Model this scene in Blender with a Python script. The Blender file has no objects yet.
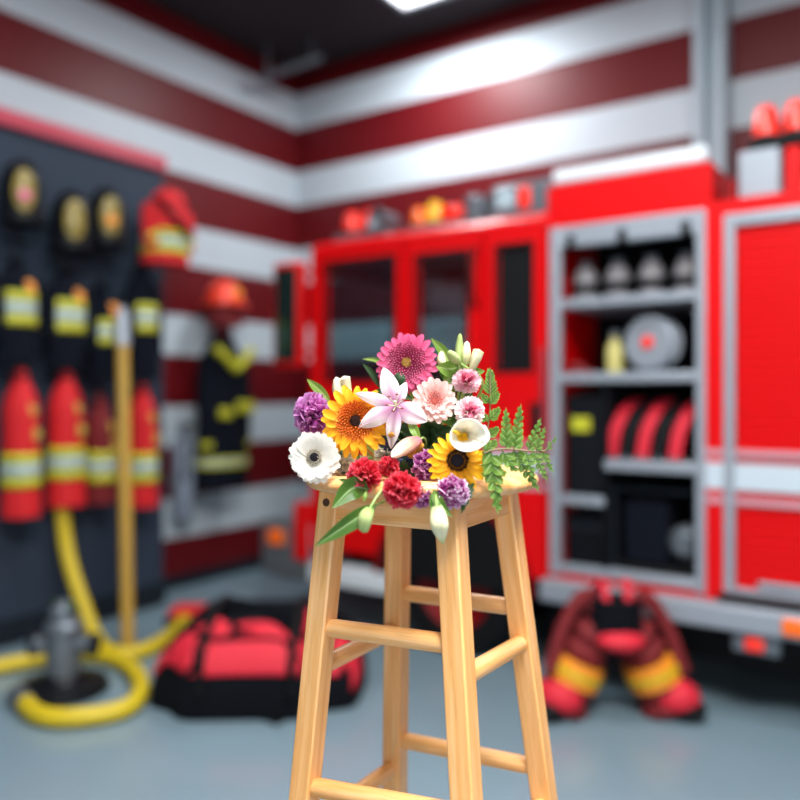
import bpy, math, random
from mathutils import Vector, Matrix, noise as mnoise

random.seed(7)
PI = math.pi
scene = bpy.context.scene
COL = scene.collection

# ------------------------------------------------------------------ camera geometry
F_PX, HOR, CAM_H = 792.0, 395.0, 1.5
FWD = Vector((-.567, .824, 0)).normalized()
RGT = Vector((FWD.y, -FWD.x, 0))
UP = Vector((0, 0, 1))
CAMLOC = Vector((0, 0, CAM_H))


def W(px, py, D):
    return CAMLOC + FWD * D + RGT * ((px - 400) / F_PX * D) + UP * ((HOR - py) / F_PX * D)


def S(x, d, z):
    """stool frame: x to the right, d away from the camera, z up from the floor"""
    return RGT * x + FWD * d + UP * z


def on_floor(px, py, z=0.0):
    return W(px, py, (CAM_H - z) * F_PX / (py - HOR))


def on_left(px, py, U):
    a = FWD + RGT * ((px - 400) / F_PX)
    return W(px, py, U / a.x)


# ------------------------------------------------------------------ mesh helpers
def lin(c):
    if isinstance(c, str):
        c = c.lstrip('#')
        c = [int(c[i:i + 2], 16) / 255 for i in (0, 2, 4)]
        c = [v / 12.92 if v <= .04045 else ((v + .055) / 1.055) ** 2.4 for v in c]
    return (c[0], c[1], c[2], 1)


class MB:
    def __init__(s):
        s.v, s.f, s.uv = [], [], []

    def add(s, vs, fs, uvs=None):
        n = len(s.v)
        s.v += [Vector(v) for v in vs]
        s.f += [tuple(i + n for i in f) for f in fs]
        s.uv += list(uvs) if uvs else [(0, 0)] * len(vs)
        return s

    def box(s, a, b, M=None):
        x0, y0, z0 = (min(a[i], b[i]) for i in range(3))
        x1, y1, z1 = (max(a[i], b[i]) for i in range(3))
        vs = [Vector(p) for p in ((x0, y0, z0), (x1, y0, z0), (x1, y1, z0), (x0, y1, z0), (x0, y0, z1), (x1, y0, z1), (x1, y1, z1), (x0, y1, z1))]
        if M:
            vs = [M @ v for v in vs]
        return s.add(vs, [(0, 3, 2, 1), (4, 5, 6, 7), (0, 1, 5, 4), (1, 2, 6, 5), (2, 3, 7, 6), (3, 0, 4, 7)])

    def loft(s, rings, caps=True, close=True):
        n, m = len(rings), len(rings[0])
        vs = [p for r in rings for p in r]
        uvs = [(i / max(1, n - 1), j / m) for i in range(n) for j in range(m)]
        fs = []
        for i in range(n - 1):
            for j in range(m if close else m - 1):
                k = (j + 1) % m
                fs.append((i * m + j, i * m + k, (i + 1) * m + k, (i + 1) * m + j))
        if caps and close:
            fs.append(tuple(range(m - 1, -1, -1)))
            fs.append(tuple((n - 1) * m + j for j in range(m)))
        return s.add(vs, fs, uvs)

    def tube(s, pts, r, seg=10, caps=True):
        pts = [Vector(p) for p in pts]
        n = len(pts)
        rs = r if isinstance(r, (list, tuple)) else [r] * n
        t = (pts[1] - pts[0]).normalized()
        a = t.orthogonal().normalized()
        rings = []
        for i in range(n):
            t = (pts[min(i + 1, n - 1)] - pts[max(i - 1, 0)]).normalized()
            a = (a - t * a.dot(t)).normalized()
            b = t.cross(a)
            rings.append([pts[i] + (a * math.cos(2 * PI * j / seg) + b * math.sin(2 * PI * j / seg)) * rs[i] for j in range(seg)])
        return s.loft(rings, caps)

    def lathe(s, prof, seg=24, M=None, caps=True):
        rings = [[Vector((r * math.cos(2 * PI * j / seg), r * math.sin(2 * PI * j / seg), z)) for j in range(seg)] for r, z in prof]
        if M:
            rings = [[M @ p for p in r] for r in rings]
        return s.loft(rings, caps)

    def ball(s, c, r, seg=12, rings=8, R=None):
        r = r if hasattr(r, '__len__') else (r, r, r)
        rs = []
        for i in range(rings + 1):
            th = -PI / 2 + PI * min(max(i / rings, .01), .99)
            ring = []
            for j in range(seg):
                p = Vector((r[0] * math.cos(th) * math.cos(2 * PI * j / seg), r[1] * math.cos(th) * math.sin(2 * PI * j / seg), r[2] * math.sin(th)))
                ring.append(Vector(c) + (R @ p if R else p))
            rs.append(ring)
        return s.loft(rs)

    def grid(s, fn, nu, nv):
        vs, uvs = [], []
        for i in range(nu + 1):
            for j in range(nv + 1):
                vs.append(fn(i / nu, j / nv))
                uvs.append((i / nu, j / nv))
        fs = []
        for i in range(nu):
            for j in range(nv):
                a = i * (nv + 1) + j
                fs.append((a, a + nv + 1, a + nv + 2, a + 1))
        return s.add(vs, fs, uvs)

    def prism(s, poly, h, M):
        n = len(poly)
        vs = [M @ Vector((p[0], p[1], 0)) for p in poly] + [M @ Vector((p[0], p[1], h)) for p in poly]
        fs = [tuple(range(n - 1, -1, -1)), tuple(range(n, 2 * n))]
        fs += [(i, (i + 1) % n, n + (i + 1) % n, n + i) for i in range(n)]
        return s.add(vs, fs)

    def panel(s, x0, x1, z0, z1, y0, y1, holes):
        """upright board between y0 and y1 with rectangular openings"""
        xs = sorted({x0, x1, *[h[0] for h in holes], *[h[1] for h in holes]})
        zs = sorted({z0, z1, *[h[2] for h in holes], *[h[3] for h in holes]})
        xs = [x for x in xs if x0 <= x <= x1]
        zs = [z for z in zs if z0 <= z <= z1]
        solid = {}
        for i in range(len(xs) - 1):
            for j in range(len(zs) - 1):
                cx, cz = (xs[i] + xs[i + 1]) / 2, (zs[j] + zs[j + 1]) / 2
                solid[i, j] = not any(h[0] < cx < h[1] and h[2] < cz < h[3] for h in holes)
        for (i, j), ok in solid.items():
            if not ok:
                continue
            a, b, c, d = xs[i], xs[i + 1], zs[j], zs[j + 1]
            s.add([(a, y0, c), (b, y0, c), (b, y0, d), (a, y0, d)], [(0, 1, 2, 3)])
            s.add([(a, y1, c), (b, y1, c), (b, y1, d), (a, y1, d)], [(3, 2, 1, 0)])
            for di, dj, q in ((-1, 0, [(a, y0, c), (a, y0, d), (a, y1, d), (a, y1, c)]), (1, 0, [(b, y0, c), (b, y1, c), (b, y1, d), (b, y0, d)]),
                              (0, -1, [(a, y0, c), (a, y1, c), (b, y1, c), (b, y0, c)]), (0, 1, [(a, y0, d), (b, y0, d), (b, y1, d), (a, y1, d)])):
                if not solid.get((i + di, j + dj), False):
                    s.add(q, [(0, 1, 2, 3)])
        return s

    def build(s, name, mat, parent=None, M=None, bevel=0, smooth=True, weld=False, sub=0, angle=38):
        """M: the part's own placement in the world (vertices are local to it); otherwise vertices are world points"""
        me = bpy.data.meshes.new(name)
        off = Vector((0, 0, 0))
        if M is None and parent is not None:
            off = world_loc(parent)
        me.from_pydata([v - off for v in s.v], [], s.f)
        uvl = me.uv_layers.new(name='UVMap')
        for li, l in enumerate(me.loops):
            uvl.data[li].uv = s.uv[l.vertex_index]
        for m in (mat if isinstance(mat, (list, tuple)) else [mat]):
            me.materials.append(m)
        me.validate()
        if smooth:
            me.polygons.foreach_set('use_smooth', [True] * len(me.polygons))
            me.set_sharp_from_angle(angle=math.radians(angle))
        o = bpy.data.objects.new(name, me)
        COL.objects.link(o)
        if parent is not None:
            o.parent = parent
        if M is not None:
            o.matrix_basis = Matrix.Translation(-world_loc(parent)) @ M if parent is not None else M
        if weld:
            w = o.modifiers.new('Weld', 'WELD')
            w.merge_threshold = 1e-5
        if bevel:
            b = o.modifiers.new('Bevel', 'BEVEL')
            b.width = bevel
            b.segments = 2
            b.limit_method = 'ANGLE'
            b.angle_limit = math.radians(40)
        if sub:
            b = o.modifiers.new('Subdivision', 'SUBSURF')
            b.levels = b.render_levels = sub
        return o


def world_loc(o):
    p = Vector((0, 0, 0))
    while o is not None:
        p = p + o.location
        o = o.parent
    return p


def tag(o, label, cat, group=None):
    o['label'] = label
    o['category'] = cat
    if group:
        o['group'] = group
    return o


def thing(name, label, cat, loc, group=None):
    o = bpy.data.objects.new(name, None)
    COL.objects.link(o)
    o.empty_display_size = .05
    o.location = loc
    return tag(o, label, cat, group)


def struct(o):
    o['kind'] = 'structure'
    return o


def copy_tree(o, parent=None):
    c = o.copy()
    COL.objects.link(c)
    c.parent = parent
    for ch in list(o.children):
        copy_tree(ch, c)
    return c


def frame(n, origin, upv=UP):
    """4x4 whose z axis is n and whose y axis is as near upv as can be"""
    z = Vector(n).normalized()
    x = Vector(upv).cross(z)
    if x.length < 1e-4:
        x = Vector((1, 0, 0))
    x.normalize()
    y = z.cross(x)
    M = Matrix((x, y, z)).transposed().to_4x4()
    M.translation = origin
    return M


def spline(pts, n=8):
    """Catmull-Rom through the points"""
    P = [Vector(p) for p in pts]
    P = [P[0] * 2 - P[1]] + P + [P[-1] * 2 - P[-2]]
    out = []
    for i in range(1, len(P) - 2):
        for k in range(n):
            t = k / n
            a, b, c, d = P[i - 1], P[i], P[i + 1], P[i + 2]
            out.append(.5 * ((2 * b) + (c - a) * t + (2 * a - 5 * b + 4 * c - d) * t * t + (3 * b - a - 3 * c + d) * t ** 3))
    out.append(P[-2])
    return out


# ------------------------------------------------------------------ materials
def base_mat(name):
    m = bpy.data.materials.new(name)
    m.use_nodes = True
    nt = m.node_tree
    return m, nt, nt.nodes['Principled BSDF']


def mat(name, col, rough=.5, metal=0, var=.12, scale=30, bump=0, spec=.5, coat=0, sss=0, trans=0):
    m, nt, p = base_mat(name)
    p.inputs['Roughness'].default_value = rough
    p.inputs['Metallic'].default_value = metal
    p.inputs['Specular IOR Level'].default_value = spec
    p.inputs['Coat Weight'].default_value = coat
    if sss:
        p.inputs['Subsurface Weight'].default_value = sss
        p.inputs['Subsurface Radius'].default_value = (.006, .004, .003)
        p.inputs['Subsurface Scale'].default_value = .5
    tc = nt.nodes.new('ShaderNodeTexCoord')
    nz = nt.nodes.new('ShaderNodeTexNoise')
    nz.inputs['Scale'].default_value = scale
    nz.inputs['Detail'].default_value = 4
    nt.links.new(tc.outputs['Object'], nz.inputs['Vector'])
    mx = nt.nodes.new('ShaderNodeMix')
    mx.data_type = 'RGBA'
    c = lin(col)
    mx.inputs[6].default_value = (*[v * (1 - var) for v in c[:3]], 1)
    mx.inputs[7].default_value = (*[min(1, v * (1 + var)) for v in c[:3]], 1)
    nt.links.new(nz.outputs['Fac'], mx.inputs[0])
    nt.links.new(mx.outputs[2], p.inputs['Base Color'])
    if bump:
        b = nt.nodes.new('ShaderNodeBump')
        b.inputs['Strength'].default_value = bump
        b.inputs['Distance'].default_value = .01
        nt.links.new(nz.outputs['Fac'], b.inputs['Height'])
        nt.links.new(b.outputs['Normal'], p.inputs['Normal'])
    return m


def ramp(nt, stops, interp='LINEAR'):
    r = nt.nodes.new('ShaderNodeValToRGB')
    e = r.color_ramp.elements
    while len(e) < len(stops):
        e.new(.5)
    for k, (pos, c) in enumerate(stops):
        e[k].position = pos
        e[k].color = lin(c)
    r.color_ramp.interpolation = interp
    return r


def petal_mat(name, stops, streak=.25, rough=.55, across=None, translucent=.3, nscale=14, freckle=None):
    """colour runs along the petal (UV x); fine streaks run along it too"""
    m, nt, p = base_mat(name)
    uv = nt.nodes.new('ShaderNodeUVMap')
    sep = nt.nodes.new('ShaderNodeSeparateXYZ')
    nt.links.new(uv.outputs[0], sep.inputs[0])
    r = ramp(nt, stops)
    nt.links.new(sep.outputs[0], r.inputs[0])
    col = r.outputs[0]
    if across:          # (colour, width): a band of another colour along the midrib
        sb = nt.nodes.new('ShaderNodeMath'); sb.operation = 'SUBTRACT'; sb.inputs[1].default_value = .5
        ab = nt.nodes.new('ShaderNodeMath'); ab.operation = 'ABSOLUTE'
        mr = nt.nodes.new('ShaderNodeMapRange'); mr.inputs[1].default_value = .02; mr.inputs[2].default_value = across[1]
        mr.inputs[3].default_value = across[2]; mr.inputs[4].default_value = 0
        nt.links.new(sep.outputs[1], sb.inputs[0]); nt.links.new(sb.outputs[0], ab.inputs[0]); nt.links.new(ab.outputs[0], mr.inputs[0])
        mx0 = nt.nodes.new('ShaderNodeMix'); mx0.data_type = 'RGBA'
        mx0.inputs[7].default_value = lin(across[0])
        nt.links.new(mr.outputs[0], mx0.inputs[0]); nt.links.new(col, mx0.inputs[6])
        col = mx0.outputs[2]
    mp = nt.nodes.new('ShaderNodeMapping')
    mp.inputs['Scale'].default_value = (1.2, nscale, 1)
    nt.links.new(uv.outputs[0], mp.inputs[0])
    nz = nt.nodes.new('ShaderNodeTexNoise')
    nz.inputs['Scale'].default_value = 1
    nz.inputs['Detail'].default_value = 3
    nt.links.new(mp.outputs[0], nz.inputs['Vector'])
    mr2 = nt.nodes.new('ShaderNodeMapRange')
    mr2.inputs[1].default_value = .3; mr2.inputs[2].default_value = .7
    mr2.inputs[3].default_value = 1 - streak; mr2.inputs[4].default_value = 1 + streak * .5
    nt.links.new(nz.outputs['Fac'], mr2.inputs[0])
    mul = nt.nodes.new('ShaderNodeMix'); mul.data_type = 'RGBA'; mul.blend_type = 'MULTIPLY'
    mul.inputs[0].default_value = 1
    nt.links.new(col, mul.inputs[6]); nt.links.new(mr2.outputs[0], mul.inputs[7])
    nt.links.new(mul.outputs[2], p.inputs['Base Color'])
    p.inputs['Roughness'].default_value = rough
    p.inputs['Specular IOR Level'].default_value = .25
    tr = nt.nodes.new('ShaderNodeBsdfTranslucent')
    nt.links.new(mul.outputs[2], tr.inputs[0])
    ms = nt.nodes.new('ShaderNodeMixShader')
    ms.inputs[0].default_value = translucent
    out = nt.nodes['Material Output']
    nt.links.new(p.outputs[0], ms.inputs[1]); nt.links.new(tr.outputs[0], ms.inputs[2]); nt.links.new(ms.outputs[0], out.inputs[0])
    return m


def wood_mat(name, c1, c2, c3, axis=2):
    m, nt, p = base_mat(name)
    tc = nt.nodes.new('ShaderNodeTexCoord')
    mp = nt.nodes.new('ShaderNodeMapping')
    sc = [70, 70, 70]; sc[axis] = 3.5
    mp.inputs['Scale'].default_value = sc
    nt.links.new(tc.outputs['Object'], mp.inputs[0])
    inf = nt.nodes.new('ShaderNodeObjectInfo')
    ad = nt.nodes.new('ShaderNodeVectorMath'); ad.operation = 'ADD'
    ms = nt.nodes.new('ShaderNodeMath'); ms.operation = 'MULTIPLY'; ms.inputs[1].default_value = 40
    nt.links.new(inf.outputs['Random'], ms.inputs[0])
    nt.links.new(mp.outputs[0], ad.inputs[0]); nt.links.new(ms.outputs[0], ad.inputs[1])
    nz = nt.nodes.new('ShaderNodeTexNoise'); nz.inputs['Scale'].default_value = 1; nz.inputs['Detail'].default_value = 5; nz.inputs['Distortion'].default_value = .6
    nt.links.new(ad.outputs[0], nz.inputs['Vector'])
    r = ramp(nt, [(.25, c1), (.5, c2), (.72, c3)])
    nt.links.new(nz.outputs['Fac'], r.inputs[0])
    # fine pores
    mp2 = nt.nodes.new('ShaderNodeMapping')
    s2 = [420, 420, 420]; s2[axis] = 14
    mp2.inputs['Scale'].default_value = s2
    nt.links.new(tc.outputs['Object'], mp2.inputs[0])
    n2 = nt.nodes.new('ShaderNodeTexNoise'); n2.inputs['Scale'].default_value = 1; n2.inputs['Detail'].default_value = 2
    nt.links.new(mp2.outputs[0], n2.inputs['Vector'])
    mr = nt.nodes.new('ShaderNodeMapRange'); mr.inputs[1].default_value = .28; mr.inputs[2].default_value = .45; mr.inputs[3].default_value = .82; mr.inputs[4].default_value = 1
    nt.links.new(n2.outputs['Fac'], mr.inputs[0])
    mul = nt.nodes.new('ShaderNodeMix'); mul.data_type = 'RGBA'; mul.blend_type = 'MULTIPLY'; mul.inputs[0].default_value = 1
    nt.links.new(r.outputs[0], mul.inputs[6]); nt.links.new(mr.outputs[0], mul.inputs[7])
    nt.links.new(mul.outputs[2], p.inputs['Base Color'])
    p.inputs['Roughness'].default_value = .38
    p.inputs['Coat Weight'].default_value = .1
    p.inputs['Coat Roughness'].default_value = .25
    return m


def stripe_mat(name, red, white, period, centre, width, zoff=0):
    """horizontal painted stripes, by height"""
    m, nt, p = base_mat(name)
    tc = nt.nodes.new('ShaderNodeTexCoord')
    sep = nt.nodes.new('ShaderNodeSeparateXYZ')
    nt.links.new(tc.outputs['Object'], sep.inputs[0])
    a = nt.nodes.new('ShaderNodeMath'); a.operation = 'SUBTRACT'; a.inputs[1].default_value = centre - width / 2 - 10 * period
    nt.links.new(sep.outputs[2], a.inputs[0])
    b = nt.nodes.new('ShaderNodeMath'); b.operation = 'MODULO'; b.inputs[1].default_value = period
    nt.links.new(a.outputs[0], b.inputs[0])
    c = nt.nodes.new('ShaderNodeMath'); c.operation = 'LESS_THAN'; c.inputs[1].default_value = width
    nt.links.new(b.outputs[0], c.inputs[0])
    nz = nt.nodes.new('ShaderNodeTexNoise'); nz.inputs['Scale'].default_value = 1.5; nz.inputs['Detail'].default_value = 4
    nt.links.new(tc.outputs['Object'], nz.inputs['Vector'])
    mx = nt.nodes.new('ShaderNodeMix'); mx.data_type = 'RGBA'
    mx.inputs[6].default_value = lin(red); mx.inputs[7].default_value = lin(white)
    nt.links.new(c.outputs[0], mx.inputs[0])
    mr = nt.nodes.new('ShaderNodeMapRange'); mr.inputs[3].default_value = .88; mr.inputs[4].default_value = 1.08
    nt.links.new(nz.outputs['Fac'], mr.inputs[0])
    mul = nt.nodes.new('ShaderNodeMix'); mul.data_type = 'RGBA'; mul.blend_type = 'MULTIPLY'; mul.inputs[0].default_value = 1
    nt.links.new(mx.outputs[2], mul.inputs[6]); nt.links.new(mr.outputs[0], mul.inputs[7])
    nt.links.new(mul.outputs[2], p.inputs['Base Color'])
    p.inputs['Roughness'].default_value = .45
    p.inputs['Specular IOR Level'].default_value = .3
    return m


def emit_mat(name, col, strength):
    m, nt, p = base_mat(name)
    p.inputs['Base Color'].default_value = lin(col)
    p.inputs['Emission Color'].default_value = lin(col)
    p.inputs['Emission Strength'].default_value = strength
    return m


def glass_mat(name, tint, gloss=.06):
    m, nt, p = base_mat(name)
    nt.nodes.remove(p)
    t = nt.nodes.new('ShaderNodeBsdfTransparent'); t.inputs[0].default_value = lin(tint)
    g = nt.nodes.new('ShaderNodeBsdfGlossy'); g.inputs['Roughness'].default_value = .06; g.inputs[0].default_value = (.8, .85, .9, 1)
    x = nt.nodes.new('ShaderNodeMixShader')
    x.inputs[0].default_value = gloss
    nt.links.new(t.outputs[0], x.inputs[1]); nt.links.new(g.outputs[0], x.inputs[2])
    nt.links.new(x.outputs[0], nt.nodes['Material Output'].inputs[0])
    return m


M = {}
M['wood'] = wood_mat('beech wood', '#de9852', '#edb06c', '#f6c48e')
M['wood_flat'] = wood_mat('beech wood seat', '#de9852', '#edb06e', '#f6c490', axis=0)
M['hole'] = mat('drilled hole', '#4a2a14', .8)
M['red'] = mat('fire red paint', '#c80005', .4, coat=.05, spec=.25, var=.03, scale=3)
M['red_dark'] = mat('dark red paint', '#7a060c', .6, spec=.2, var=.06, scale=4)
M['black'] = mat('black rubber', '#08090c', .7, spec=.2, var=.2)
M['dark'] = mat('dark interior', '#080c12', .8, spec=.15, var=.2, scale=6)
M['slate'] = mat('slate panel', '#2a3544', .7, spec=.25, var=.1, scale=4)
M['slate_dark'] = mat('dark slate rail', '#141b24', .7, spec=.2, var=.1, scale=4)
M['silver'] = mat('brushed aluminium', '#969ea8', .42, metal=.35, var=.06, scale=5)
M['steel'] = mat('grey steel', '#687078', .4, metal=.5, var=.08, scale=8)
M['pale'] = mat('pale paint', '#c8d0d6', .5, var=.04, scale=6)
M['chrome'] = mat('chrome', '#cfd4d8', .18, metal=1, var=.02)
M['navy'] = mat('navy cloth', '#090e18', .9, spec=.12, var=.25, scale=40, bump=.2)
M['navy_black'] = mat('black cloth', '#080b11', .9, spec=.12, var=.25, scale=40, bump=.2)
M['red_cloth'] = mat('red cloth', '#c40a16', .75, var=.12, scale=30, bump=.2)
M['crimson'] = mat('crimson cloth', '#c4142c', .7, var=.12, scale=25, bump=.2)
M['maroon'] = mat('maroon cloth', '#6a0810', .8, var=.15, scale=30)
M['yellow'] = mat('lime yellow tape', '#b2b026', .5, var=.06)
M['tape'] = mat('silver tape', '#9fb0a8', .35, var=.06)
M['gold'] = mat('ochre badge', '#b08a32', .5, var=.1)
M['amber'] = mat('amber patch', '#e08a20', .5, var=.1)
M['hose'] = mat('yellow hose', '#c2aa16', .5, var=.08, scale=20, bump=.1)
M['brass'] = mat('ochre pole', '#a8842e', .45, var=.1, scale=14)
M['helmet'] = mat('black helmet shell', '#0b0e14', .45, spec=.25, var=.1)
M['visor'] = mat('gold visor', '#857430', .3, var=.1)
M['helmet_red'] = mat('orange red helmet', '#e8402a', .35, var=.06)
M['beacon_red'] = mat('red lens', '#f23020', .25, var=.05)
M['beacon_amber'] = mat('amber lens', '#f0b418', .25, var=.05)
M['orange_lens'] = mat('orange lens', '#f26a18', .25, var=.05)
M['glass'] = glass_mat('tinted glass', '#e0eaec')
M['mirror'] = mat('mirror glass', '#3b5250', .08, metal=.8, var=.02)
M['grey_lens'] = mat('clear lens', '#9fb2bb', .2, var=.05)
M['ceil'] = mat('dark ceiling', '#17141a', .8, var=.15, scale=3)
M['lamp'] = emit_mat('lamp diffuser', '#f4f8ff', 3)
M['leaf'] = petal_mat('deep green leaf', [(0, '#5c7832'), (.5, '#426428'), (1, '#4e7230')], .25, .4, ('#a6c08a', .05, .7), .2)
M['leaf_light'] = petal_mat('fresh green leaf', [(0, '#8ea650'), (.5, '#6f943a'), (1, '#86a24a')], .2, .45, ('#c4d49a', .06, .6), .25)
M['leaf_dark'] = petal_mat('darkest green leaf', [(0, '#2c4426'), (.5, '#2a4528'), (1, '#3a5a32')], .3, .5, None, .15)  # darkest of the leaf greens, no midrib band
M['fern'] = petal_mat('fern green', [(0, '#4a7028'), (.5, '#5f8632'), (1, '#84a44a')], .3, .4, ('#b4cc94', .1, .5), .25)
M['fern_stem'] = mat('fern stem', '#7a6a48', .6)
M['stem'] = mat('flower stem', '#6f8f48', .5, var=.15)
M['stem_bud'] = mat('bud stalk', '#8fae5e', .5, var=.15)


# ------------------------------------------------------------------ the setting
X0, Y1 = -4.93, 5.48
ZC = 4.45
struct(MB().box((X0 - .2, -4, -.1), (5.5, Y1 + .2, 0)).build('floor', None or mat('sealed concrete', '#728792', .2, var=.1, scale=1.6, spec=.4)))
SM = stripe_mat('red and white stripes', '#5e0b12', '#b6c2ca', .712, 4.105, .315)
struct(MB().box((X0 - .2, -4, 0), (X0, Y1 + .2, ZC)).build('wall_left', SM))
struct(MB().box((X0, Y1, 0), (5.5, Y1 + .2, ZC)).build('wall_back', SM))
struct(MB().box((X0 - .2, -4, ZC), (5.5, Y1 + .2, ZC + .1)).build('ceiling', M['ceil']))
struct(MB().box((X0, -4, 0), (X0 + .02, Y1, .1)).build('baseboard_left', M['slate_dark']))
struct(MB().box((X0 + .02, Y1 - .02, 0), (5.5, Y1, .1)).build('baseboard_back', M['slate_dark']))

# steel column standing between the engine and the back wall
cb = W(709, 100, 5.02)
cx, cy = cb.x, Y1 - .14
col_b = MB()
col_b.box((cx - .10, cy - .09, 0), (cx - .035, cy + .1, ZC)).box((cx - .035, cy + .0, 0), (cx + .04, cy + .03, ZC)).box((cx + .04, cy - .09, 0), (cx + .09, cy + .1, ZC))
struct(col_b.build('trim_1', mat('column paint', '#9fb0ba', .5, var=.05), bevel=.008))

# pipe under the ceiling by the corner
pa, pb = W(258, 80, 6.6), W(322, 57, 6.5)
pipe = thing('ceiling_pipe', 'thin grey pipe hanging under the dark ceiling near the room corner', 'pipe', (pa + pb) / 2)
MB().tube([pa, pb], .03, 12).build('pipe_run', M['steel'], pipe)
for q in (.15, .85):
    p = pa.lerp(pb, q)
    MB().tube([p, Vector((p.x, p.y, ZC))], .012, 8).build('hanger', M['steel'], pipe)


def ceiling_light(x, y, sx, sy, label, power, col=(.95, .98, 1)):
    t = thing('ceiling_light', label, 'light', (x, y, ZC))
    f = MB()
    f.box((x - sx - .03, y - sy - .03, ZC - .07), (x + sx + .03, y - sy, ZC)).box((x - sx - .03, y + sy, ZC - .07), (x + sx + .03, y + sy + .03, ZC))
    f.box((x - sx - .03, y - sy, ZC - .07), (x - sx, y + sy, ZC)).box((x + sx, y - sy, ZC - .07), (x + sx + .03, y + sy, ZC))
    f.build('frame', M['steel'], t)
    MB().box((x - sx, y - sy, ZC - .05), (x + sx, y + sy, ZC - .03)).build('diffuser', M['lamp'], t)
    l = bpy.data.lights.new('ceiling lamp', 'AREA')
    l.shape = 'RECTANGLE'
    l.size, l.size_y = 2 * sx, 2 * sy
    l.energy = power
    l.color = col
    o = bpy.data.objects.new('lamp_source', l)
    COL.objects.link(o)
    o.parent = t
    o.location = (0, 0, -.09)
    return t


ceiling_light(-3.08, 4.70, .25, .2, 'bright square ceiling lamp close to the back wall', 60)
ceiling_light(-3.3, 1.6, .6, .3, 'long ceiling lamp above the gear rack', 20)
ceiling_light(-1.2, 2.5, .6, .3, 'long ceiling lamp above the fire engine side', 60)
ceiling_light(.33, .40, .8, .8, 'wide added key light under the ceiling, brightening the wooden stool', 255, (1, .96, .90))  # unseen lamp added to lift stool and flowers above the background
ceiling_light(1.2, .3, .6, .6, 'ceiling lamp out toward the bay doors', 40)

# ------------------------------------------------------------------ gear rack on the left wall
RX = -4.62
rk = thing('gear_rack', 'slate grey gear rack panel with hooks covering the left wall', 'rack', (RX - .15, 2.2, 0))
MB().box((X0 + .021, .6, .02), (RX, 3.72, 3.1)).build('back_panel', M['slate'], rk, bevel=.01)
MB().box((RX, .6, .02), (RX + .03, 3.72, .16)).build('plinth_rail', M['slate_dark'], rk, bevel=.005)
MB().box((RX, .6, 2.32), (RX + .012, 3.72, 2.40)).build('hook_rail', M['slate'], rk, bevel=.005)
MB().box((RX, .6, 1.74), (RX + .012, 3.72, 1.80)).build('hook_rail', M['slate'], rk, bevel=.005)
MB().box((X0 + .021, .6, 3.1), (RX + .04, 3.72, 3.2)).build('top_trim', mat('coral trim', '#b0364a', .5), rk, bevel=.008)


def hook(y, z):
    MB().tube(spline([(RX + .02, y, z), (RX + .10, y, z - .005), (RX + .125, y, z + .03)], 4), .009, 8).build('hook', M['steel'], rk)


def ring(cx, cy, z, rx, ry, n=28, fold=0, k=7, ph=0):
    return [Vector((cx + rx * math.cos(2 * PI * j / n) * (1 + fold * math.cos(k * 2 * PI * j / n + ph)), cy + ry * math.sin(2 * PI * j / n) * (1 + fold * math.cos(k * 2 * PI * j / n + ph)), z)) for j in range(n)]


def loft_at(prof, z, key):
    for (a, b) in zip(prof, prof[1:]):
        if min(a[0], b[0]) <= z <= max(a[0], b[0]):
            t = (z - a[0]) / (b[0] - a[0])
            return [a[i] + (b[i] - a[i]) * t for i in range(1, len(a))]
    return list(prof[-1][1:])


def rack_helmet(y, z, label, badge):
    """a helmet hanging crown upward on the rack, its gold visor toward the room"""
    c = Vector((RX + .17, y, z))
    t = thing('fire_helmet', label, 'helmet', c, 'helmets on the rack')
    b = MB()
    prof = [(-.15, .125, .118), (-.10, .125, .12), (-.02, .125, .12), (.08, .12, .115), (.15, .10, .095), (.20, .06, .055), (.215, .01, .01)]
    b.loft([ring(c.x, c.y, c.z + dz, rx, ry, 24) for dz, rx, ry in prof])
    sh = b.build('shell', M['helmet'], t)
    MB().loft([ring(c.x, c.y, c.z - .165, .14, .122, 24), ring(c.x, c.y, c.z - .145, .145, .122, 24), ring(c.x, c.y, c.z - .14, .12, .12, 24)]).build('brim', M['helmet'], t)
    v = MB()

    def vis(u, w):
        a = w * 2 * PI
        th = -.4 + .52 * u * math.cos(a)
        return c + Vector((.128 * math.cos(th), .124 * math.sin(th), .02 + .125 * u * math.sin(a) - .01))
    v.grid(vis, 5, 20)
    vo = v.build('visor', M['visor'], t)
    sm = vo.modifiers.new('Solidify', 'SOLIDIFY'); sm.thickness = .012
    bd = c + Vector((.124, -.052, -.02))
    MB().lathe([(.001, 0), (.034, 0), (.034, .014), (.001, .018)], 16, frame((1, -.4, 0), bd)).build('badge', badge, t)
    MB().tube(spline([c + Vector((0, .12, -.12)), c + Vector((.03, .07, -.24)), c + Vector((.05, 0, -.27)), c + Vector((.03, -.07, -.24)), c + Vector((0, -.12, -.12))], 4), .008, 6).build('chin_strap', M['black'], t)
    hook(y, z + .0)
    return t


rack_helmet(2.56, 2.66, 'black helmet with pink badge, nearest one hanging on the slate rack', mat('pink badge', '#c85a78', .4))
rack_helmet(2.88, 2.55, 'black helmet with plain ochre visor, hung lower than its two neighbours', M['visor'])
rack_helmet(3.13, 2.62, 'black helmet with orange badge hanging beside the red jacket', M['amber'])


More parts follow.
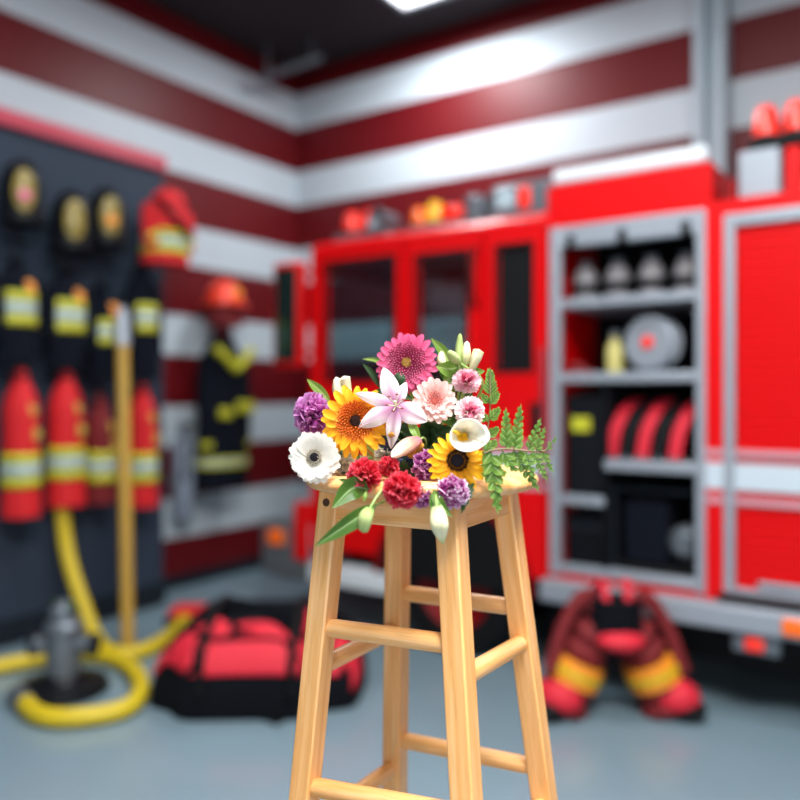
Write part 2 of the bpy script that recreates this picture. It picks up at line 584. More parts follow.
def coat(x, y, ztop, w, h, label, body, accent=None, name='turnout_coat', grp='dark coats on the rack', patch=None, sleeve=True, band_at=.30, band_h=.11, depth=.10, cat='coat'):
    c = Vector((x, y, ztop - h))
    t = thing(name, label, cat, c, grp)
    d = depth
    prof = [(0, d * 1.0, w * .50), (.15, d * 1.0, w * .49), (.45, d * .95, w * .46), (.70, d * .95, w * .47), (.80, d * .85, w * .42), (.88, d * .65, w * .26), (.94, d * .5, w * .15), (1.0, d * .4, w * .10)]
    prof = [(p[0] * h, p[1], p[2]) for p in prof]
    b = MB()
    zs = [i / 24 * h for i in range(25)]
    rings_ = []
    for z in zs:
        rx, ry = loft_at(prof, z, 0)
        rings_.append(ring(x, y, c.z + z, rx, ry, 36, .05 * (1 - z / h), 9, y * 7))
    b.loft(rings_)
    b.build('body', body, t)
    # reflective band: lime edges round a grey middle
    z0 = band_at * h
    for z_a, z_b, m, nm in ((z0, z0 + band_h * .3, M['yellow'], 'lime_stripe'), (z0 + band_h * .3, z0 + band_h * .7, M['tape'], 'reflective_stripe'), (z0 + band_h * .7, z0 + band_h, M['yellow'], 'lime_stripe')):
        rs = []
        for z in (z_a, z_b):
            rx, ry = loft_at(prof, z, 0)
            rs.append(ring(x, y, c.z + z, rx + .006, ry + .006, 36, .05 * (1 - z / h), 9, y * 7))
        bo = MB().loft(rs, caps=False).build(nm, m, t)
        sm = bo.modifiers.new('Solidify', 'SOLIDIFY'); sm.thickness = .006
    if sleeve:
        for s in (-1, 1):
            p0 = Vector((x + .02, y + s * w * .40, c.z + h * .80)); p1 = Vector((x + .03, y + s * w * .46, c.z + h * .55)); p2 = Vector((x + .04, y + s * w * .43, c.z + h * .22))
            sl = MB().tube(spline([p0, p1, p2], 6), [(.06 if w > .3 else .042) - .012 * i / 12 for i in range(13)], 12).build('sleeve', body, t)
            MB().tube([p2 + Vector((0, 0, .09)), p2 + Vector((0, 0, .045))], .053 if w > .3 else .036, 14).build('cuff_stripe', M['yellow'] if w > .3 else body, sl)
    MB().tube([Vector((x + d * .45 * math.cos(a), y + w * .13 * math.sin(a), c.z + h * .955)) for a in [2 * PI * i / 16 for i in range(17)]], .018, 8).build('collar', accent or body, t)
    for (dy, f, r, m) in patch or []:
        rx, ry = loft_at(prof, f * h, 0)
        MB().lathe([(.001, 0), (r, 0), (r, .01), (.001, .013)], 16, frame((1, -.5, 0), Vector((x + rx * .88, y + dy, c.z + f * h)))).build('badge', m, t)
    MB().tube([Vector((x - .02, y, c.z + h * .97)), Vector((x - .035, y, c.z + h * 1.05)), Vector((x, y, c.z + h * 1.05)), Vector((x + .02, y, c.z + h * .97))], .008, 6).build('hanging_loop', accent or body, t)
    return t


CX = RX + .13
# upper row: dark coats
for i, (y, z, lab, w) in enumerate(((2.55, 2.30, 'dark navy coat with lime band hanging below the pink badged helmet', .25), (2.87, 2.28, 'dark navy coat with lime band hanging below the ochre visor helmet', .26), (3.12, 2.22, 'narrow dark coat hanging half behind the long ochre pole', .17))):
    coat(CX, y, z, w, .62, lab, M['navy'], M['navy_black'], patch=[(.02, .72, .045, M['amber'])], band_at=.36, band_h=.20 if i < 2 else .16, depth=.10)
    hook(y, z)
coat(CX, 3.43, 2.40, .23, .80, 'dark navy coat with two lime bands under the red hooded jacket', M['navy'], M['navy_black'], band_at=.40, band_h=.19, depth=.10)
hook(3.43, 2.40)
# red jacket with hood on the upper hook
rj = coat(CX + .09, 3.56, 2.86, .34, .47, 'bright red hooded jacket hanging highest at the end of the slate rack', M['red_cloth'], M['maroon'], 'red_jacket', 'red jacket on the rack', band_at=.14, band_h=.16, depth=.13, sleeve=True, patch=[(-.03, .86, .05, M['maroon'])], cat='jacket')
MB().ball(Vector((CX + .1, 3.58, 2.82)), (.10, .13, .09), 16, 10).build('hood', M['red_cloth'], rj)
MB().tube(spline([(CX + .20, 3.40, 2.80), (CX + .245, 3.53, 2.68), (CX + .24, 3.66, 2.58)], 5), .022, 8).build('dark_strap', M['navy_black'], rj)
hook(3.56, 2.84)
# lower row: red vests
for i, (y, z, w, h, lab) in enumerate(((2.57, 1.65, .215, .86, 'bright red vest with two ochre badges nearest the front of the rack'), (2.86, 1.65, .225, .83, 'bright red vest with ochre badges hanging just above the yellow hose'),
                                       (3.10, 1.48, .19, .67, 'darker red vest tucked in behind the ochre pole'), (3.42, 1.57, .20, .82, 'red vest hanging last in the row under the tall dark coat'))):
    coat(CX + .02, y, z, w, h, lab, M['red_cloth'] if i != 2 else M['maroon'], M['maroon'], 'red_vest', 'red vests on the rack', sleeve=False, band_at=.2, band_h=.2, depth=.11,
         patch=[(.0, .72, .04, M['gold']), (.02, .56, .045, M['gold'])], cat='vest')
    hook(y, z)

# turnout suit with helmet on the striped wall
sp = on_left(222, 400, X0 + .22)
sw = .46
suit = coat(sp.x, sp.y, 2.05, sw, 1.28, 'dark turnout coat with lime chevrons hung on the striped wall', M['navy'], M['maroon'], 'turnout_coat', 'coat on the striped wall', band_at=.13, band_h=.08, depth=.15)
for s in (-1, 1):
    a = Vector((sp.x + .135, sp.y + s * .19, 1.86)); b_ = Vector((sp.x + .165, sp.y + s * .0, 1.70))
    MB().tube([a, a.lerp(b_, .5) + Vector((.012, 0, 0)), b_], .034, 8).build('chevron_stripe', M['yellow'], suit)
MB().box((sp.x + .13, sp.y - .16, 1.32), (sp.x + .165, sp.y - .04, 1.40)).build('pocket_patch', M['yellow'], suit, bevel=.01)
MB().box((sp.x + .13, sp.y + .02, 1.36), (sp.x + .165, sp.y + .20, 1.45)).build('pocket_patch', M['yellow'], suit, bevel=.01)
MB().tube([(X0, sp.y, 2.12), (X0 + .16, sp.y, 2.12), (X0 + .2, sp.y, 2.15)], .012, 8).build('wall_hook', M['steel'], suit)
hc = Vector((sp.x + .03, sp.y, 2.27))
hm = thing('fire_helmet', 'orange red helmet resting on the coat hung by the striped wall', 'helmet', hc, 'helmet on the striped wall')
MB().loft([ring(hc.x, hc.y, hc.z + dz, r, r, 24) for dz, r in ((-.07, .19), (-.05, .19), (-.045, .15), (.04, .14), (.10, .10), (.13, .04), (.133, .005))]).build('shell', M['helmet_red'], hm)
MB().box((hc.x + .10, hc.y - .035, hc.z - .02), (hc.x + .15, hc.y + .035, hc.z + .07)).build('front_shield', M['amber'], hm, bevel=.008)
MB().loft([ring(hc.x, hc.y, hc.z - .222, .13, .15, 20), ring(hc.x, hc.y, hc.z - .07, .13, .14, 20)]).build('neck_flap', M['maroon'], hm)

# ------------------------------------------------------------------ pole, hydrant, hoses
p0 = on_floor(128, 656)
p1 = on_left(122, 308, RX + .33)
pl = thing('pike_pole', 'long ochre pole with grey tip leaning on the gear rack', 'pole', p0)
MB().tube([p0 + Vector((0, 0, .02)), p0.lerp(p1, .9)], .037, 14).build('shaft', M['brass'], pl)
MB().tube([p0.lerp(p1, .88), p0.lerp(p1, .97), p1], [.045, .04, .02], 12).build('tip', M['silver'], pl)
MB().tube([p0, p0 + Vector((0, 0, .05))], .05, 14).build('foot_cap', M['black'], pl)

hy = on_floor(64, 692)
ht = thing('standpipe', 'grey hydrant standpipe on a dark round base inside the yellow hose loop', 'hydrant', hy)
MB().lathe([(.20, 0), (.22, .012), (.21, .05), (.12, .07), (.10, .10)], 28, Matrix.Translation(hy)).build('base', M['helmet'], ht)
MB().lathe([(.085, .07), (.085, .30), (.095, .31), (.095, .34), (.07, .37), (.07, .42), (.03, .46), (.002, .47)], 20, Matrix.Translation(hy)).build('barrel', M['steel'], ht)
for s in (-1, 1):
    q = hy + Vector((0, 0, .24))
    MB().tube([q + RGT * s * .06, q + RGT * s * .14], [.045, .05], 14).build('outlet', M['steel'], ht)
    MB().tube([q + RGT * s * .14, q + RGT * s * .165], .058, 12).build('outlet_cap', M['slate_dark'], ht)
MB().tube([hy + Vector((-.09, 0, .44)), hy + Vector((.09, 0, .44))], .018, 8).build('valve_bar', M['leaf_dark'], ht)

hr = .043
h1 = [on_left(61, 500, RX + .12), on_left(68, 555, RX + .20), on_floor(80, 612, .28), on_floor(98, 640, .07), on_floor(118, 654, hr), on_floor(150, 648, hr), on_floor(176, 630, hr), on_floor(186, 618, hr)]
h1[2] = h1[1].lerp(h1[3], .55) + Vector((0, 0, -.04))
ho = thing('fire_hose', 'yellow hose hanging from the rack and curling away over the floor', 'hose', Vector((h1[4].x, h1[4].y, 0)), 'yellow hoses')
MB().tube(spline(h1, 10), hr, 14).build('hose_line', M['hose'], ho)
MB().tube([h1[0] + Vector((0, 0, -.02)), h1[0] + Vector((-.02, 0, .08))], .05, 14).build('coupling', M['steel'], ho)
h2 = [on_floor(-60, 676, hr), on_floor(-10, 668, hr), on_floor(35, 660, hr), on_floor(75, 654, hr), on_floor(112, 658, hr), on_floor(134, 671, hr), on_floor(141, 690, hr), on_floor(128, 707, hr), on_floor(98, 715, hr), on_floor(60, 718, hr), on_floor(36, 713, hr), on_floor(22, 700, hr)]
ho2 = thing('fire_hose', 'yellow hose looped on the floor around the hydrant standpipe', 'hose', Vector((h2[6].x, h2[6].y, 0)), 'yellow hoses')
MB().tube(spline(h2, 10), hr, 14).build('hose_line', M['hose'], ho2)
MB().tube([h2[-1] + (h2[-2] - h2[-1]) * .3, h2[-1] + (h2[-1] - h2[-2]).normalized() * .08], .05, 14).build('coupling', M['steel'], ho2)

# ------------------------------------------------------------------ gear bag on the floor
bc = (on_floor(170, 700) + on_floor(332, 725)) / 2 + FWD * .32
bt = thing('gear_bag', 'bulky black gear bag with crimson panels slumped on the floor', 'bag', bc)
ax, ay = RGT.copy(), FWD.copy()


def bag_pt(u, v, s=1.0):
    """u round the long axis direction 0..1, v from rim to crown; superellipsoid"""
    a = 2 * PI * u
    e = .62
    ca, sa = math.cos(a), math.sin(a)
    cx_ = math.copysign(abs(ca) ** e, ca); sy_ = math.copysign(abs(sa) ** e, sa)
    th = v * PI / 2
    cz, sz = math.cos(th) ** .55, math.sin(th) ** .8
    hgt = .36 + .05 * math.sin(3 * a + 1) + .03 * math.cos(5 * a)
    lump = 1 + .05 * math.sin(4 * a + 2) + .03 * math.sin(9 * a)
    return bc + ax * (.52 * cx_ * cz * s * lump) + ay * (.42 * sy_ * cz * s * lump) + Vector((0, 0, (hgt * sz + .005) * s))


MB().grid(lambda u, v: bag_pt(u, v), 48, 14).build('body', M['navy_black'], bt, weld=True)
MB().box((bc.x - .4, bc.y - .3, .0), (bc.x + .4, bc.y + .3, .02)).build('base_sheet', M['navy_black'], bt)
for (u0, u1, v0, v1) in ((.60, .685, .30, .62), (.70, .80, .28, .60), (.815, .90, .30, .60), (.915, .975, .12, .58), (.53, .585, .22, .55), (.60, .72, .68, .86), (.74, .9, .66, .86), (.93, .995, .66, .84), (.50, .57, .64, .82)):
    po = MB().grid(lambda u, v: bag_pt(u0 + (u1 - u0) * u + .012 * math.sin(5 * v), v0 + (v1 - v0) * v, 1.02), 10, 8).build('panel', M['crimson'], bt)
    sm = po.modifiers.new('Solidify', 'SOLIDIFY'); sm.thickness = .014
for s in (-.2, .22):
    q = bc + ax * s
    MB().tube(spline([q - ay * .44 + Vector((0, 0, .12)), q - ay * .40 + Vector((0, 0, .30)), q - ay * .1 + Vector((0, 0, .43)), q + ay * .15 + Vector((0, 0, .42))], 6), .02, 8).build('strap', M['black'], bt)
# flat red bundle lying behind the bag
fb = on_floor(232, 622)
ft = thing('folded_jacket', 'flat folded red jacket with yellow edge lying behind the gear bag', 'jacket', fb)
Mf = frame(UP, fb, FWD)
MB().box((-.42, -.12, 0), (.42, .12, .05), Mf).build('lower_fold', M['navy_black'], ft, bevel=.02)
MB().box((-.40, -.11, .05), (.40, .11, .10), Mf).build('upper_fold', M['red_cloth'], ft, bevel=.02)
MB().box((.0, -.125, .06), (.34, -.105, .085), Mf).build('lime_stripe', M['hose'], ft, bevel=.006)
MB().box((-.1, -.1, .10), (.42, .1, .125), Mf).build('sleeve', M['navy_black'], ft, bevel=.012)
# grey tool case against the striped wall, low
gc = on_left(184, 500, X0 + .12)
gt = thing('extinguisher', 'grey wall extinguisher between the slate rack and the hung coat', 'extinguisher', (X0 + .1, gc.y, .55))
MB().lathe([(.002, .0), (.07, .0), (.085, .03), (.085, .55), (.06, .62), (.03, .65), (.03, .7), (.002, .7)], 20, Matrix.Translation((X0 + .11, gc.y, .55))).build('cylinder', mat('blue grey enamel', '#7d8898', .35), gt)
MB().box((X0 + .09, gc.y - .02, 1.25), (X0 + .22, gc.y + .02, 1.28)).build('handle', M['black'], gt, bevel=.004)
MB().tube(spline([(X0 + .12, gc.y, 1.23), (X0 + .2, gc.y - .05, 1.1), (X0 + .21, gc.y - .06, .85)], 6), .014, 8).build('hose', M['black'], gt)
MB().box((X0, gc.y - .06, .8), (X0 + .03, gc.y + .06, .9)).build('bracket', M['steel'], gt)

# ------------------------------------------------------------------ fire engine
V0, V1 = 3.9, 5.0
te = thing('fire_engine', 'bright red fire engine parked along the striped back wall', 'fire engine', (-1.5, 4.45, 0))
DOORS = [(-3.33, -2.66, 'front', [(-3.26, -2.73, 1.60, 2.33)]), (-2.64, -2.13, 'middle', [(-2.56, -2.23, 1.50, 2.31)]), (-2.11, -1.75, 'rear', [(-2.03, -1.83, 1.64, 2.31)])]
for side, ya, yb in ((0, V0, V0 + .05), (1, V1 - .05, V1)):
    for x0, x1, nm, holes in DOORS:
        if side and nm == 'rear':
            holes = []
        d = MB().panel(x0, x1,   .60 if nm == 'middle' else .52, 2.40, ya, yb, holes).build('door', M['red'], te, smooth=False)
        for h in holes:
            ym = (ya + yb) / 2
            MB().box((h[0], ym - .006, h[2]), (h[1], ym + .006, h[3])).build('window_pane', M['glass'] if nm != 'rear' else M['mirror'] if side else M['black'], d)
            g = MB()
            w = .018
            yo = ya - .008 if not side else yb + .008
            g.box((h[0] - w, yo, h[2] - w), (h[1] + w, yo + .012, h[2])).box((h[0] - w, yo, h[3]), (h[1] + w, yo + .012, h[3] + w)).box((h[0] - w, yo, h[2]), (h[0], yo + .012, h[3])).box((h[1], yo, h[2]), (h[1] + w, yo + .012, h[3]))
            g.build('window_seal', M['black'], d)
        hx = {'front': -2.72, 'middle': -2.19, 'rear': -1.80}[nm]
        yo = ya - .03 if not side else yb
        MB().box((hx - .025, yo, 1.28), (hx + .025, yo + .03, 1.46)).build('door_handle', M['black'], d, bevel=.006)
# grab bar between the doors
MB().tube(spline([(-2.16, V0, 2.32), (-2.16, V0 - .05, 2.28), (-2.16, V0 - .05, 2.05), (-2.16, V0, 2.0)], 4), .013, 8).build('grab_bar', M['black'], te)
MB().box((-1.76, V0 - .04, 1.05), (-1.73, V0 - .015, 1.75)).build('grab_bar', mat('dull red bar', '#8c2530', .4), te, bevel=.006)
# cab roof, front, floor, bulkheads
cr = MB()
cr.loft([[Vector((x, V0 - .005 + i_, z)) for (i_, z) in ((0, 2.39), (0, 2.44), (.03, 2.475), (.09, 2.49), (1.02, 2.49), (1.08, 2.475), (1.11, 2.44), (1.11, 2.39))] for x in (-3.38, -1.735)])
cr.build('cab_roof', M['red'], te, bevel=.012)
fr = MB()
for (a, b, c, d) in ((V0, V0 + .09, .52, 2.40), (V1 - .09, V1, .52, 2.40), (V0 + .09, V1 - .09, .52, 1.55), (V0 + .09, V1 - .09, 2.28, 2.40)):
    fr.box((-3.38, a, c), (-3.335, b, d))
fp = fr.build('cab_front', M['red'], te)
MB().box((-3.365, V0 + .09, 1.55), (-3.35, V1 - .09, 2.28)).build('windscreen', M['glass'], fp)
MB().box((-3.40, V0 + .25, .75), (-3.38, V1 - .25, 1.25)).build('grille', M['black'], fp, bevel=.01)
MB().box((-3.33, V0 + .05, .52), (-1.75, V1 - .05, .6)).build('cab_floor', M['dark'], te)
MB().box((-2.135, V0 + .05, .6), (-2.115, V1 - .05, 2.40)).build('bulkhead', M['dark'], te)
for y in (V0 + .3, V1 - .3):
    st = MB().box((-2.95, y - .2, .6), (-2.55, y + .2, 1.1)).box((-2.62, y - .2, 1.1), (-2.52, y + .2, 1.6)).build('seat', M['dark'], te, bevel=.03)
# side mirror on an arm
mr = MB().box((-3.63, V0 - .10, 1.68), (-3.41, V0 + .0, 2.36)).build('mirror', M['red'], te, bevel=.02)
MB().box((-3.595, V0 - .112, 1.72), (-3.42, V0 - .098, 2.32)).build('mirror_glass', M['mirror'], mr)
MB().tube([(-3.37, V0 + .03, 2.3), (-3.52, V0 - .0, 2.3)], .015, 8).build('mirror_arm', M['black'], mr)
MB().tube([(-3.37, V0 + .03, 1.78), (-3.52, V0 - .0, 1.78)], .015, 8).build('mirror_arm', M['black'], mr)
# bumper
bp = MB().box((-3.84, V0 - .0, .28), (-3.38, V1, .66)).build('bumper', M['steel'], te, bevel=.03)
MB().box((-3.76, V0 - .015, .50), (-3.62, V0 + .02, .60)).build('indicator', M['orange_lens'], bp, bevel=.008)
MB().box((-3.52, V0 - .02, .42), (-3.40, V0 + .04, .80)).build('corner_block', M['red'], bp, bevel=.012)
MB().box((-3.38, V0 - .03, .30), (-2.66, V0 + .1, .42)).build('cab_step', M['pale'], te, bevel=.01)
# wheels and arches
for x in (-2.335, .30):
    for yc, s in ((V0 + .14, -1), (V1 - .14, 1)):
        Mw = frame((0, s, 0), Vector((x, yc, .40)))
        wb = MB().lathe([(.25, -.11), (.36, -.12), (.395, -.09), (.40, -.03), (.40, .03), (.395, .09), (.36, .12), (.25, .11), (.25, -.11)], 36, Mw, caps=False).build('wheel', M['black'], te)
        MB().lathe([(.002, .09), (.06, .10), (.07, .05), (.19, .03), (.25, .09), (.25, -.05), (.002, -.05)], 28, Mw).build('hub', M['red_dark'], wb)
    for yc, s in ((V0, -1), (V1, 1)):
        ab = MB()
        ab.loft([[Vector((x + r * math.cos(a), yc + s * dy, .42 + r * math.sin(a))) for (r, dy) in ((.49, 0), (.49, .03), (.52, .03), (.52, 0))] for a in [PI * i / 24 for i in range(25)]])
        ab.build('wheel_arch', M['red_dark'], te)
MB().prism([(.49 * math.cos(PI * i / 24), .49 * math.sin(PI * i / 24)) for i in range(25)], .05, frame((0, -1, 0), Vector((-2.335, V0 + .035, .42)))).build('arch_liner', M['black'], te)
MB().box((-3.3, V0 + .30, .24), (-2.66, V1 - .30, .54)).box((-2.66, V0 + .34, .30), (-1.78, V1 - .34, .54)).box((-1.78, V0 + .12, .22), (-.12, V1 - .12, .54)).box((-.12, V0 + .34, .3), (.95, V1 - .34, .54)).build('chassis', M['black'], te)
# body with the open locker bay
bd = MB()
bd.panel(-1.735, -.905, .54, 2.60, V0, V0 + .05, [(-1.70, -.945, .56, 2.37)])
bd.box((-1.735, V0 + .05, .54), (-1.70, V1, 2.60)).box((-.945, V0 + .05, .54), (-.905, V1, 2.60))
bd.box((-1.70, V0 + .05, 2.56), (-.945, V1, 2.60)).box((-1.70, V1 - .04, .54), (-.945, V1, 2.56))
bd.build('locker_body', M['red'], te, smooth=False)
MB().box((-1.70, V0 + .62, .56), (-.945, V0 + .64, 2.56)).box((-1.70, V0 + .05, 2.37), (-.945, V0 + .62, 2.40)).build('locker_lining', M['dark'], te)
fm = MB()
fm.box((-1.72, V0 - .012, .56), (-1.665, V0 + .04, 2.38)).box((-.975, V0 - .012, .56), (-.93, V0 + .04, 2.38)).box((-1.665, V0 - .012, 2.27), (-.975, V0 + .06, 2.38))
fm.build('locker_frame', M['silver'], te, bevel=.006)
for x in (-1.60, -1.33, -1.02):
    MB().box((x - .022, V0 - .02, 2.26), (x + .022, V0 + .02, 2.33)).build('shutter_clip', M['black'], te, bevel=.004)
for x0, x1, z, h in ((-1.665, -.975, 1.955, .045), (-1.665, -.975, 1.565, .05), (-1.43, -.975, 1.12, .05), (-1.665, -1.43, .93, .045), (-1.665, -.975, .57, .04)):
    MB().box((x0, V0 + .005, z), (x1, V0 + .6, z + h)).build('shelf', M['silver'], te, bevel=.006)
MB().box((-1.44, V0 + .02, .61), (-1.42, V0 + .6, 1.565)).build('shelf_divider', M['dark'], te)
# lower body with roller shutter beside it
rb = MB()
rb.panel(-.905, 1.15, .54, 2.41, V0, V0 + .05, [(-.80, .0, .60, 2.28), (.08, 1.05, .92, 2.28)])
rb.box((-.905, V0 + .05, 2.37), (1.15, V1, 2.41)).box((1.10, V0 + .05, .54), (1.15, V1, 2.37)).box((-.905, V1 - .05, .54), (1.10, V1, 2.37))
rb.build('rear_body', M['red'], te, smooth=False)


def shutter(x0, x1, z0, z1):
    prof = []
    n = int((z1 - z0) / .045)
    for i in range(n):
        a = z0 + (z1 - z0) * i / n; b = z0 + (z1 - z0) * (i + 1) / n
        prof += [(.022, a), (.012, a + .008), (.012, b - .008), (.022, b - .001)]
    s = MB().loft([[Vector((x, V0 + y, z)) for y, z in prof] for x in (x0, x1)], caps=False, close=False).build('roller_shutter', M['red'], te, angle=20)
    f = MB()
    f.box((x0 - .05, V0 - .012, z0 - .02), (x0, V0 + .03, z1 + .06)).box((x1, V0 - .012, z0 - .02), (x1 + .05, V0 + .03, z1 + .06)).box((x0, V0 - .012, z1), (x1, V0 + .03, z1 + .06)).box((x0, V0 - .012, z0 - .02), (x1, V0 + .03, z0 + .01))
    f.build('shutter_frame', M['silver'], s, bevel=.006)
    MB().box((x0 + .1, V0 - .02, z0 + .02), (x1 - .1, V0 + .015, z0 + .05)).build('shutter_bar', M['silver'], s, bevel=.005)


shutter(-.80, .0, .60, 2.28)
shutter(.08, 1.05, .92, 2.28)
# reflective side bands
WB = mat('white band', '#b4c0ca', .4, var=.03)
PB = mat('rose band', '#b98c96', .4, var=.03)
for x0, x1 in ((-1.735, -1.72), (-.93, -.85), (-.80, .0), (.08, 1.05), (-2.11, -1.74)):
    y = V0 - .006 if x1 < -.82 else V0 + .004
    y = V0 - .006
    MB().box((x0, y, 1.06), (x1, y + .015, 1.185)).build('white_band', WB, te)
    MB().box((x0, y, 1.215), (x1, y + .015, 1.245)).build('thin_band', PB, te)
    MB().box((x0, y, .995), (x1, y + .015, 1.025)).build('thin_band', PB, te)
# running board, markers
MB().box((-1.74, V0 - .10, .43), (1.15, V0 + .06, .54)).build('running_board', M['silver'], te, bevel=.012)
MB().box((-.585, V0 - .125, .455), (-.47, V0 - .09, .525)).build('side_marker', M['orange_lens'], te, bevel=.008)
tl = MB().box((-.80, V0 - .07, .335), (-.60, V0 + .0, .425)).build('lamp_bracket', M['steel'], te, bevel=.008)
MB().box((-.745, V0 - .085, .35), (-.665, V0 - .06, .41)).build('red_marker', M['beacon_red'], tl, bevel=.008)
MB().box((-.88, V0 - .02, .54), (1.1, V0 + .0, .575)).build('kick_rail', M['black'], te, bevel=.004)
# roof kit
MB().box((-1.72, V0 + .02, 2.61), (-.93, V0 + .10, 2.695)).build('roof_rail', M['pale'], te, bevel=.02)
for x in (-1.66, -1.0):
    MB().box((x - .02, V0 + .04, 2.59), (x + .02, V0 + .08, 2.63)).build('rail_foot', M['steel'], te)


def beacon(x, y, z, m, r=.055, h=.13):
    b = MB().lathe([(r * 1.15, 0), (r * 1.15, .02), (r, .025), (r * .95, h * .75), (r * .6, h * .97), (.002, h)], 18, Matrix.Translation((x, y, z))).build('beacon', m, te)
    MB().lathe([(r * 1.25, -.015), (r * 1.25, .01), (.002, .01)], 18, Matrix.Translation((x, y, z))).build('beacon_base', M['black'], b)


lbx = MB().box((-3.30, V0 + .12, 2.488), (-2.86, V0 + .3, 2.545)).build('light_bar', M['steel'], te, bevel=.015)
beacon(-3.20, V0 + .2, 2.555, M['beacon_red'], .06, .14)
beacon(-3.05, V0 + .2, 2.555, M['beacon_red'], .06, .14)
MB().lathe([(.05, 0), (.06, .10), (.085, .16), (.07, .16), (.04, .1), (.002, .08)], 18, frame((-.3, -1, 0), Vector((-2.9, V0 + .26, 2.60)))).build('loudspeaker', M['steel'], te)
MB().box((-2.74, V0 + .12, 2.488), (-2.34, V0 + .3, 2.53)).build('light_bar', M['steel'], te, bevel=.015)
beacon(-2.68, V0 + .2, 2.54, M['orange_lens'], .045, .12)
beacon(-2.56, V0 + .2, 2.54, M['beacon_amber'], .055, .14)
MB().box((-2.49, V0 + .13, 2.535), (-2.35, V0 + .27, 2.63)).build('red_lamp', M['beacon_red'], te, bevel=.02)
MB().box((-2.31, V0 + .12, 2.488), (-2.20, V0 + .32, 2.66)).build('roof_box', M['steel'], te, bevel=.012)
sb = MB().box((-2.13, V0 + .10, 2.488), (-1.76, V0 + .40, 2.68)).build('roof_box', M['steel'], te, bevel=.012)
MB().box((-2.09, V0 + .08, 2.54), (-1.98, V0 + .11, 2.65)).build('clear_lamp', M['grey_lens'], sb, bevel=.01)
MB().box((-1.95, V0 + .08, 2.53), (-1.88, V0 + .11, 2.65)).build('red_lamp', M['beacon_red'], sb, bevel=.01)
MB().box((-.80, V0 + .06, 2.408), (-.62, V0 + .4, 2.64)).build('roof_case', M['silver'], te, bevel=.012)
MB().box((-.87, V0 + .1, 2.408), (-.81, V0 + .4, 2.53)).build('roof_post', M['red_dark'], te, bevel=.01)
MB().box((-.60, V0 + .06, 2.408), (-.53, V0 + .16, 2.63)).build('roof_post', M['red'], te, bevel=.01)
MB().box((-.50, V0 + .06, 2.408), (-.25, V0 + .4, 2.62)).build('roof_case', M['silver'], te, bevel=.012)
MB().box((-.76, V0 + .08, 2.64), (-.35, V0 + .28, 2.70)).build('light_bar', M['black'], te, bevel=.012)
for x in (-.70, -.57, -.44):
    beacon(x, V0 + .18, 2.71, M['beacon_red'], .055, .16)

# ------------------------------------------------------------------ what stands in the locker bay
ORD = ('first', 'second', 'third', 'fourth')
cyl_m = mat('grey bottle', '#7b787c', .4)
cyl0 = None
for k, x in enumerate((-1.585, -1.41, -1.235, -1.06)):
    lab = ('grey breathing bottle on the top locker shelf, beside the cab end', 'grey breathing bottle on the top locker shelf, second from the cab end', 'grey breathing bottle on the top locker shelf, third from the cab end', 'grey breathing bottle on the top locker shelf, beside the roller shutter')[k]
    if cyl0 is None:
        cyl0 = thing('air_bottle', lab, 'bottle', (x, V0 + .16, 2.0), 'bottles on the top locker shelf')
        MB().lathe([(.002, 0), (.055, .0), (.065, .02), (.065, .12), (.045, .17), (.022, .185), (.022, .2), (.002, .2)], 20, Matrix.Translation((x, V0 + .16, 2.0))).build('cylinder', cyl_m, cyl0)
        MB().tube([(x - .03, V0 + .16, 2.205), (x + .03, V0 + .16, 2.205)], .016, 10).build('valve', M['steel'], cyl0)
        MB().lathe([(.067, .04), (.069, .05), (.069, .08), (.067, .09)], 20, Matrix.Translation((x, V0 + .16, 2.0)), caps=False).build('strap', M['black'], cyl0)
    else:
        c = copy_tree(cyl0)
        c.location = (x, V0 + .16, 2.0)
        c['label'] = lab
rl = thing('hose_reel', 'round grey reel with red centre on the middle locker shelf', 'reel', (-1.22, V0 + .16, 1.616))
Mr = frame((-.2, -1, 0), Vector((-1.22, V0 + .14, 1.765)))
MB().lathe([(.02, -.06), (.125, -.06), (.135, -.05), (.135, -.04), (.09, -.03), (.09, .03), (.135, .04), (.135, .05), (.125, .06), (.02, .06)], 28, Mr).build('drum', M['silver'], rl)
MB().lathe([(.002, .075), (.03, .07), (.035, .055), (.002, .05)], 16, Mr).build('hub', M['beacon_red'], rl)
MB().box((-1.29, V0 + .1, 1.616), (-1.15, V0 + .22, 1.65)).build('cradle', M['steel'], rl, bevel=.006)
yb = thing('bottle', 'pale yellow bottle standing beside the grey reel', 'bottle', (-1.42, V0 + .14, 1.616))
MB().lathe([(.002, 0), (.04, 0), (.042, .01), (.042, .13), (.02, .17), (.02, .19), (.002, .19)], 16, Matrix.Translation((-1.42, V0 + .14, 1.616))).build('body', mat('pale yellow', '#b9b06a', .5), yb)
MB().lathe([(.024, .185), (.024, .215), (.002, .215)], 12, Matrix.Translation((-1.42, V0 + .14, 1.616))).build('cap', M['steel'], yb)
wd = thing('door_wedge', 'small dark red wedge lying near the end of the middle locker shelf', 'wedge', (-1.58, V0 + .1, 1.616))
MB().prism([(-.06, 0), (.05, 0), (.05, .055), (.02, .055)], .09, frame((0, 1, 0), Vector((-1.58, V0 + .06, 1.616)), UP)).build('block', M['maroon'], wd, bevel=.004)
lb = thing('tool_case', 'black tool case with pale yellow sticker on the short locker shelf', 'case', (-1.55, V0 + .2, .976))
MB().box((-1.655, V0 + .06, .976), (-1.455, V0 + .5, 1.50)).build('case_body', M['dark'], lb, bevel=.012)
MB().box((-1.62, V0 + .05, 1.31), (-1.52, V0 + .062, 1.385)).build('sticker', M['yellow'], lb)
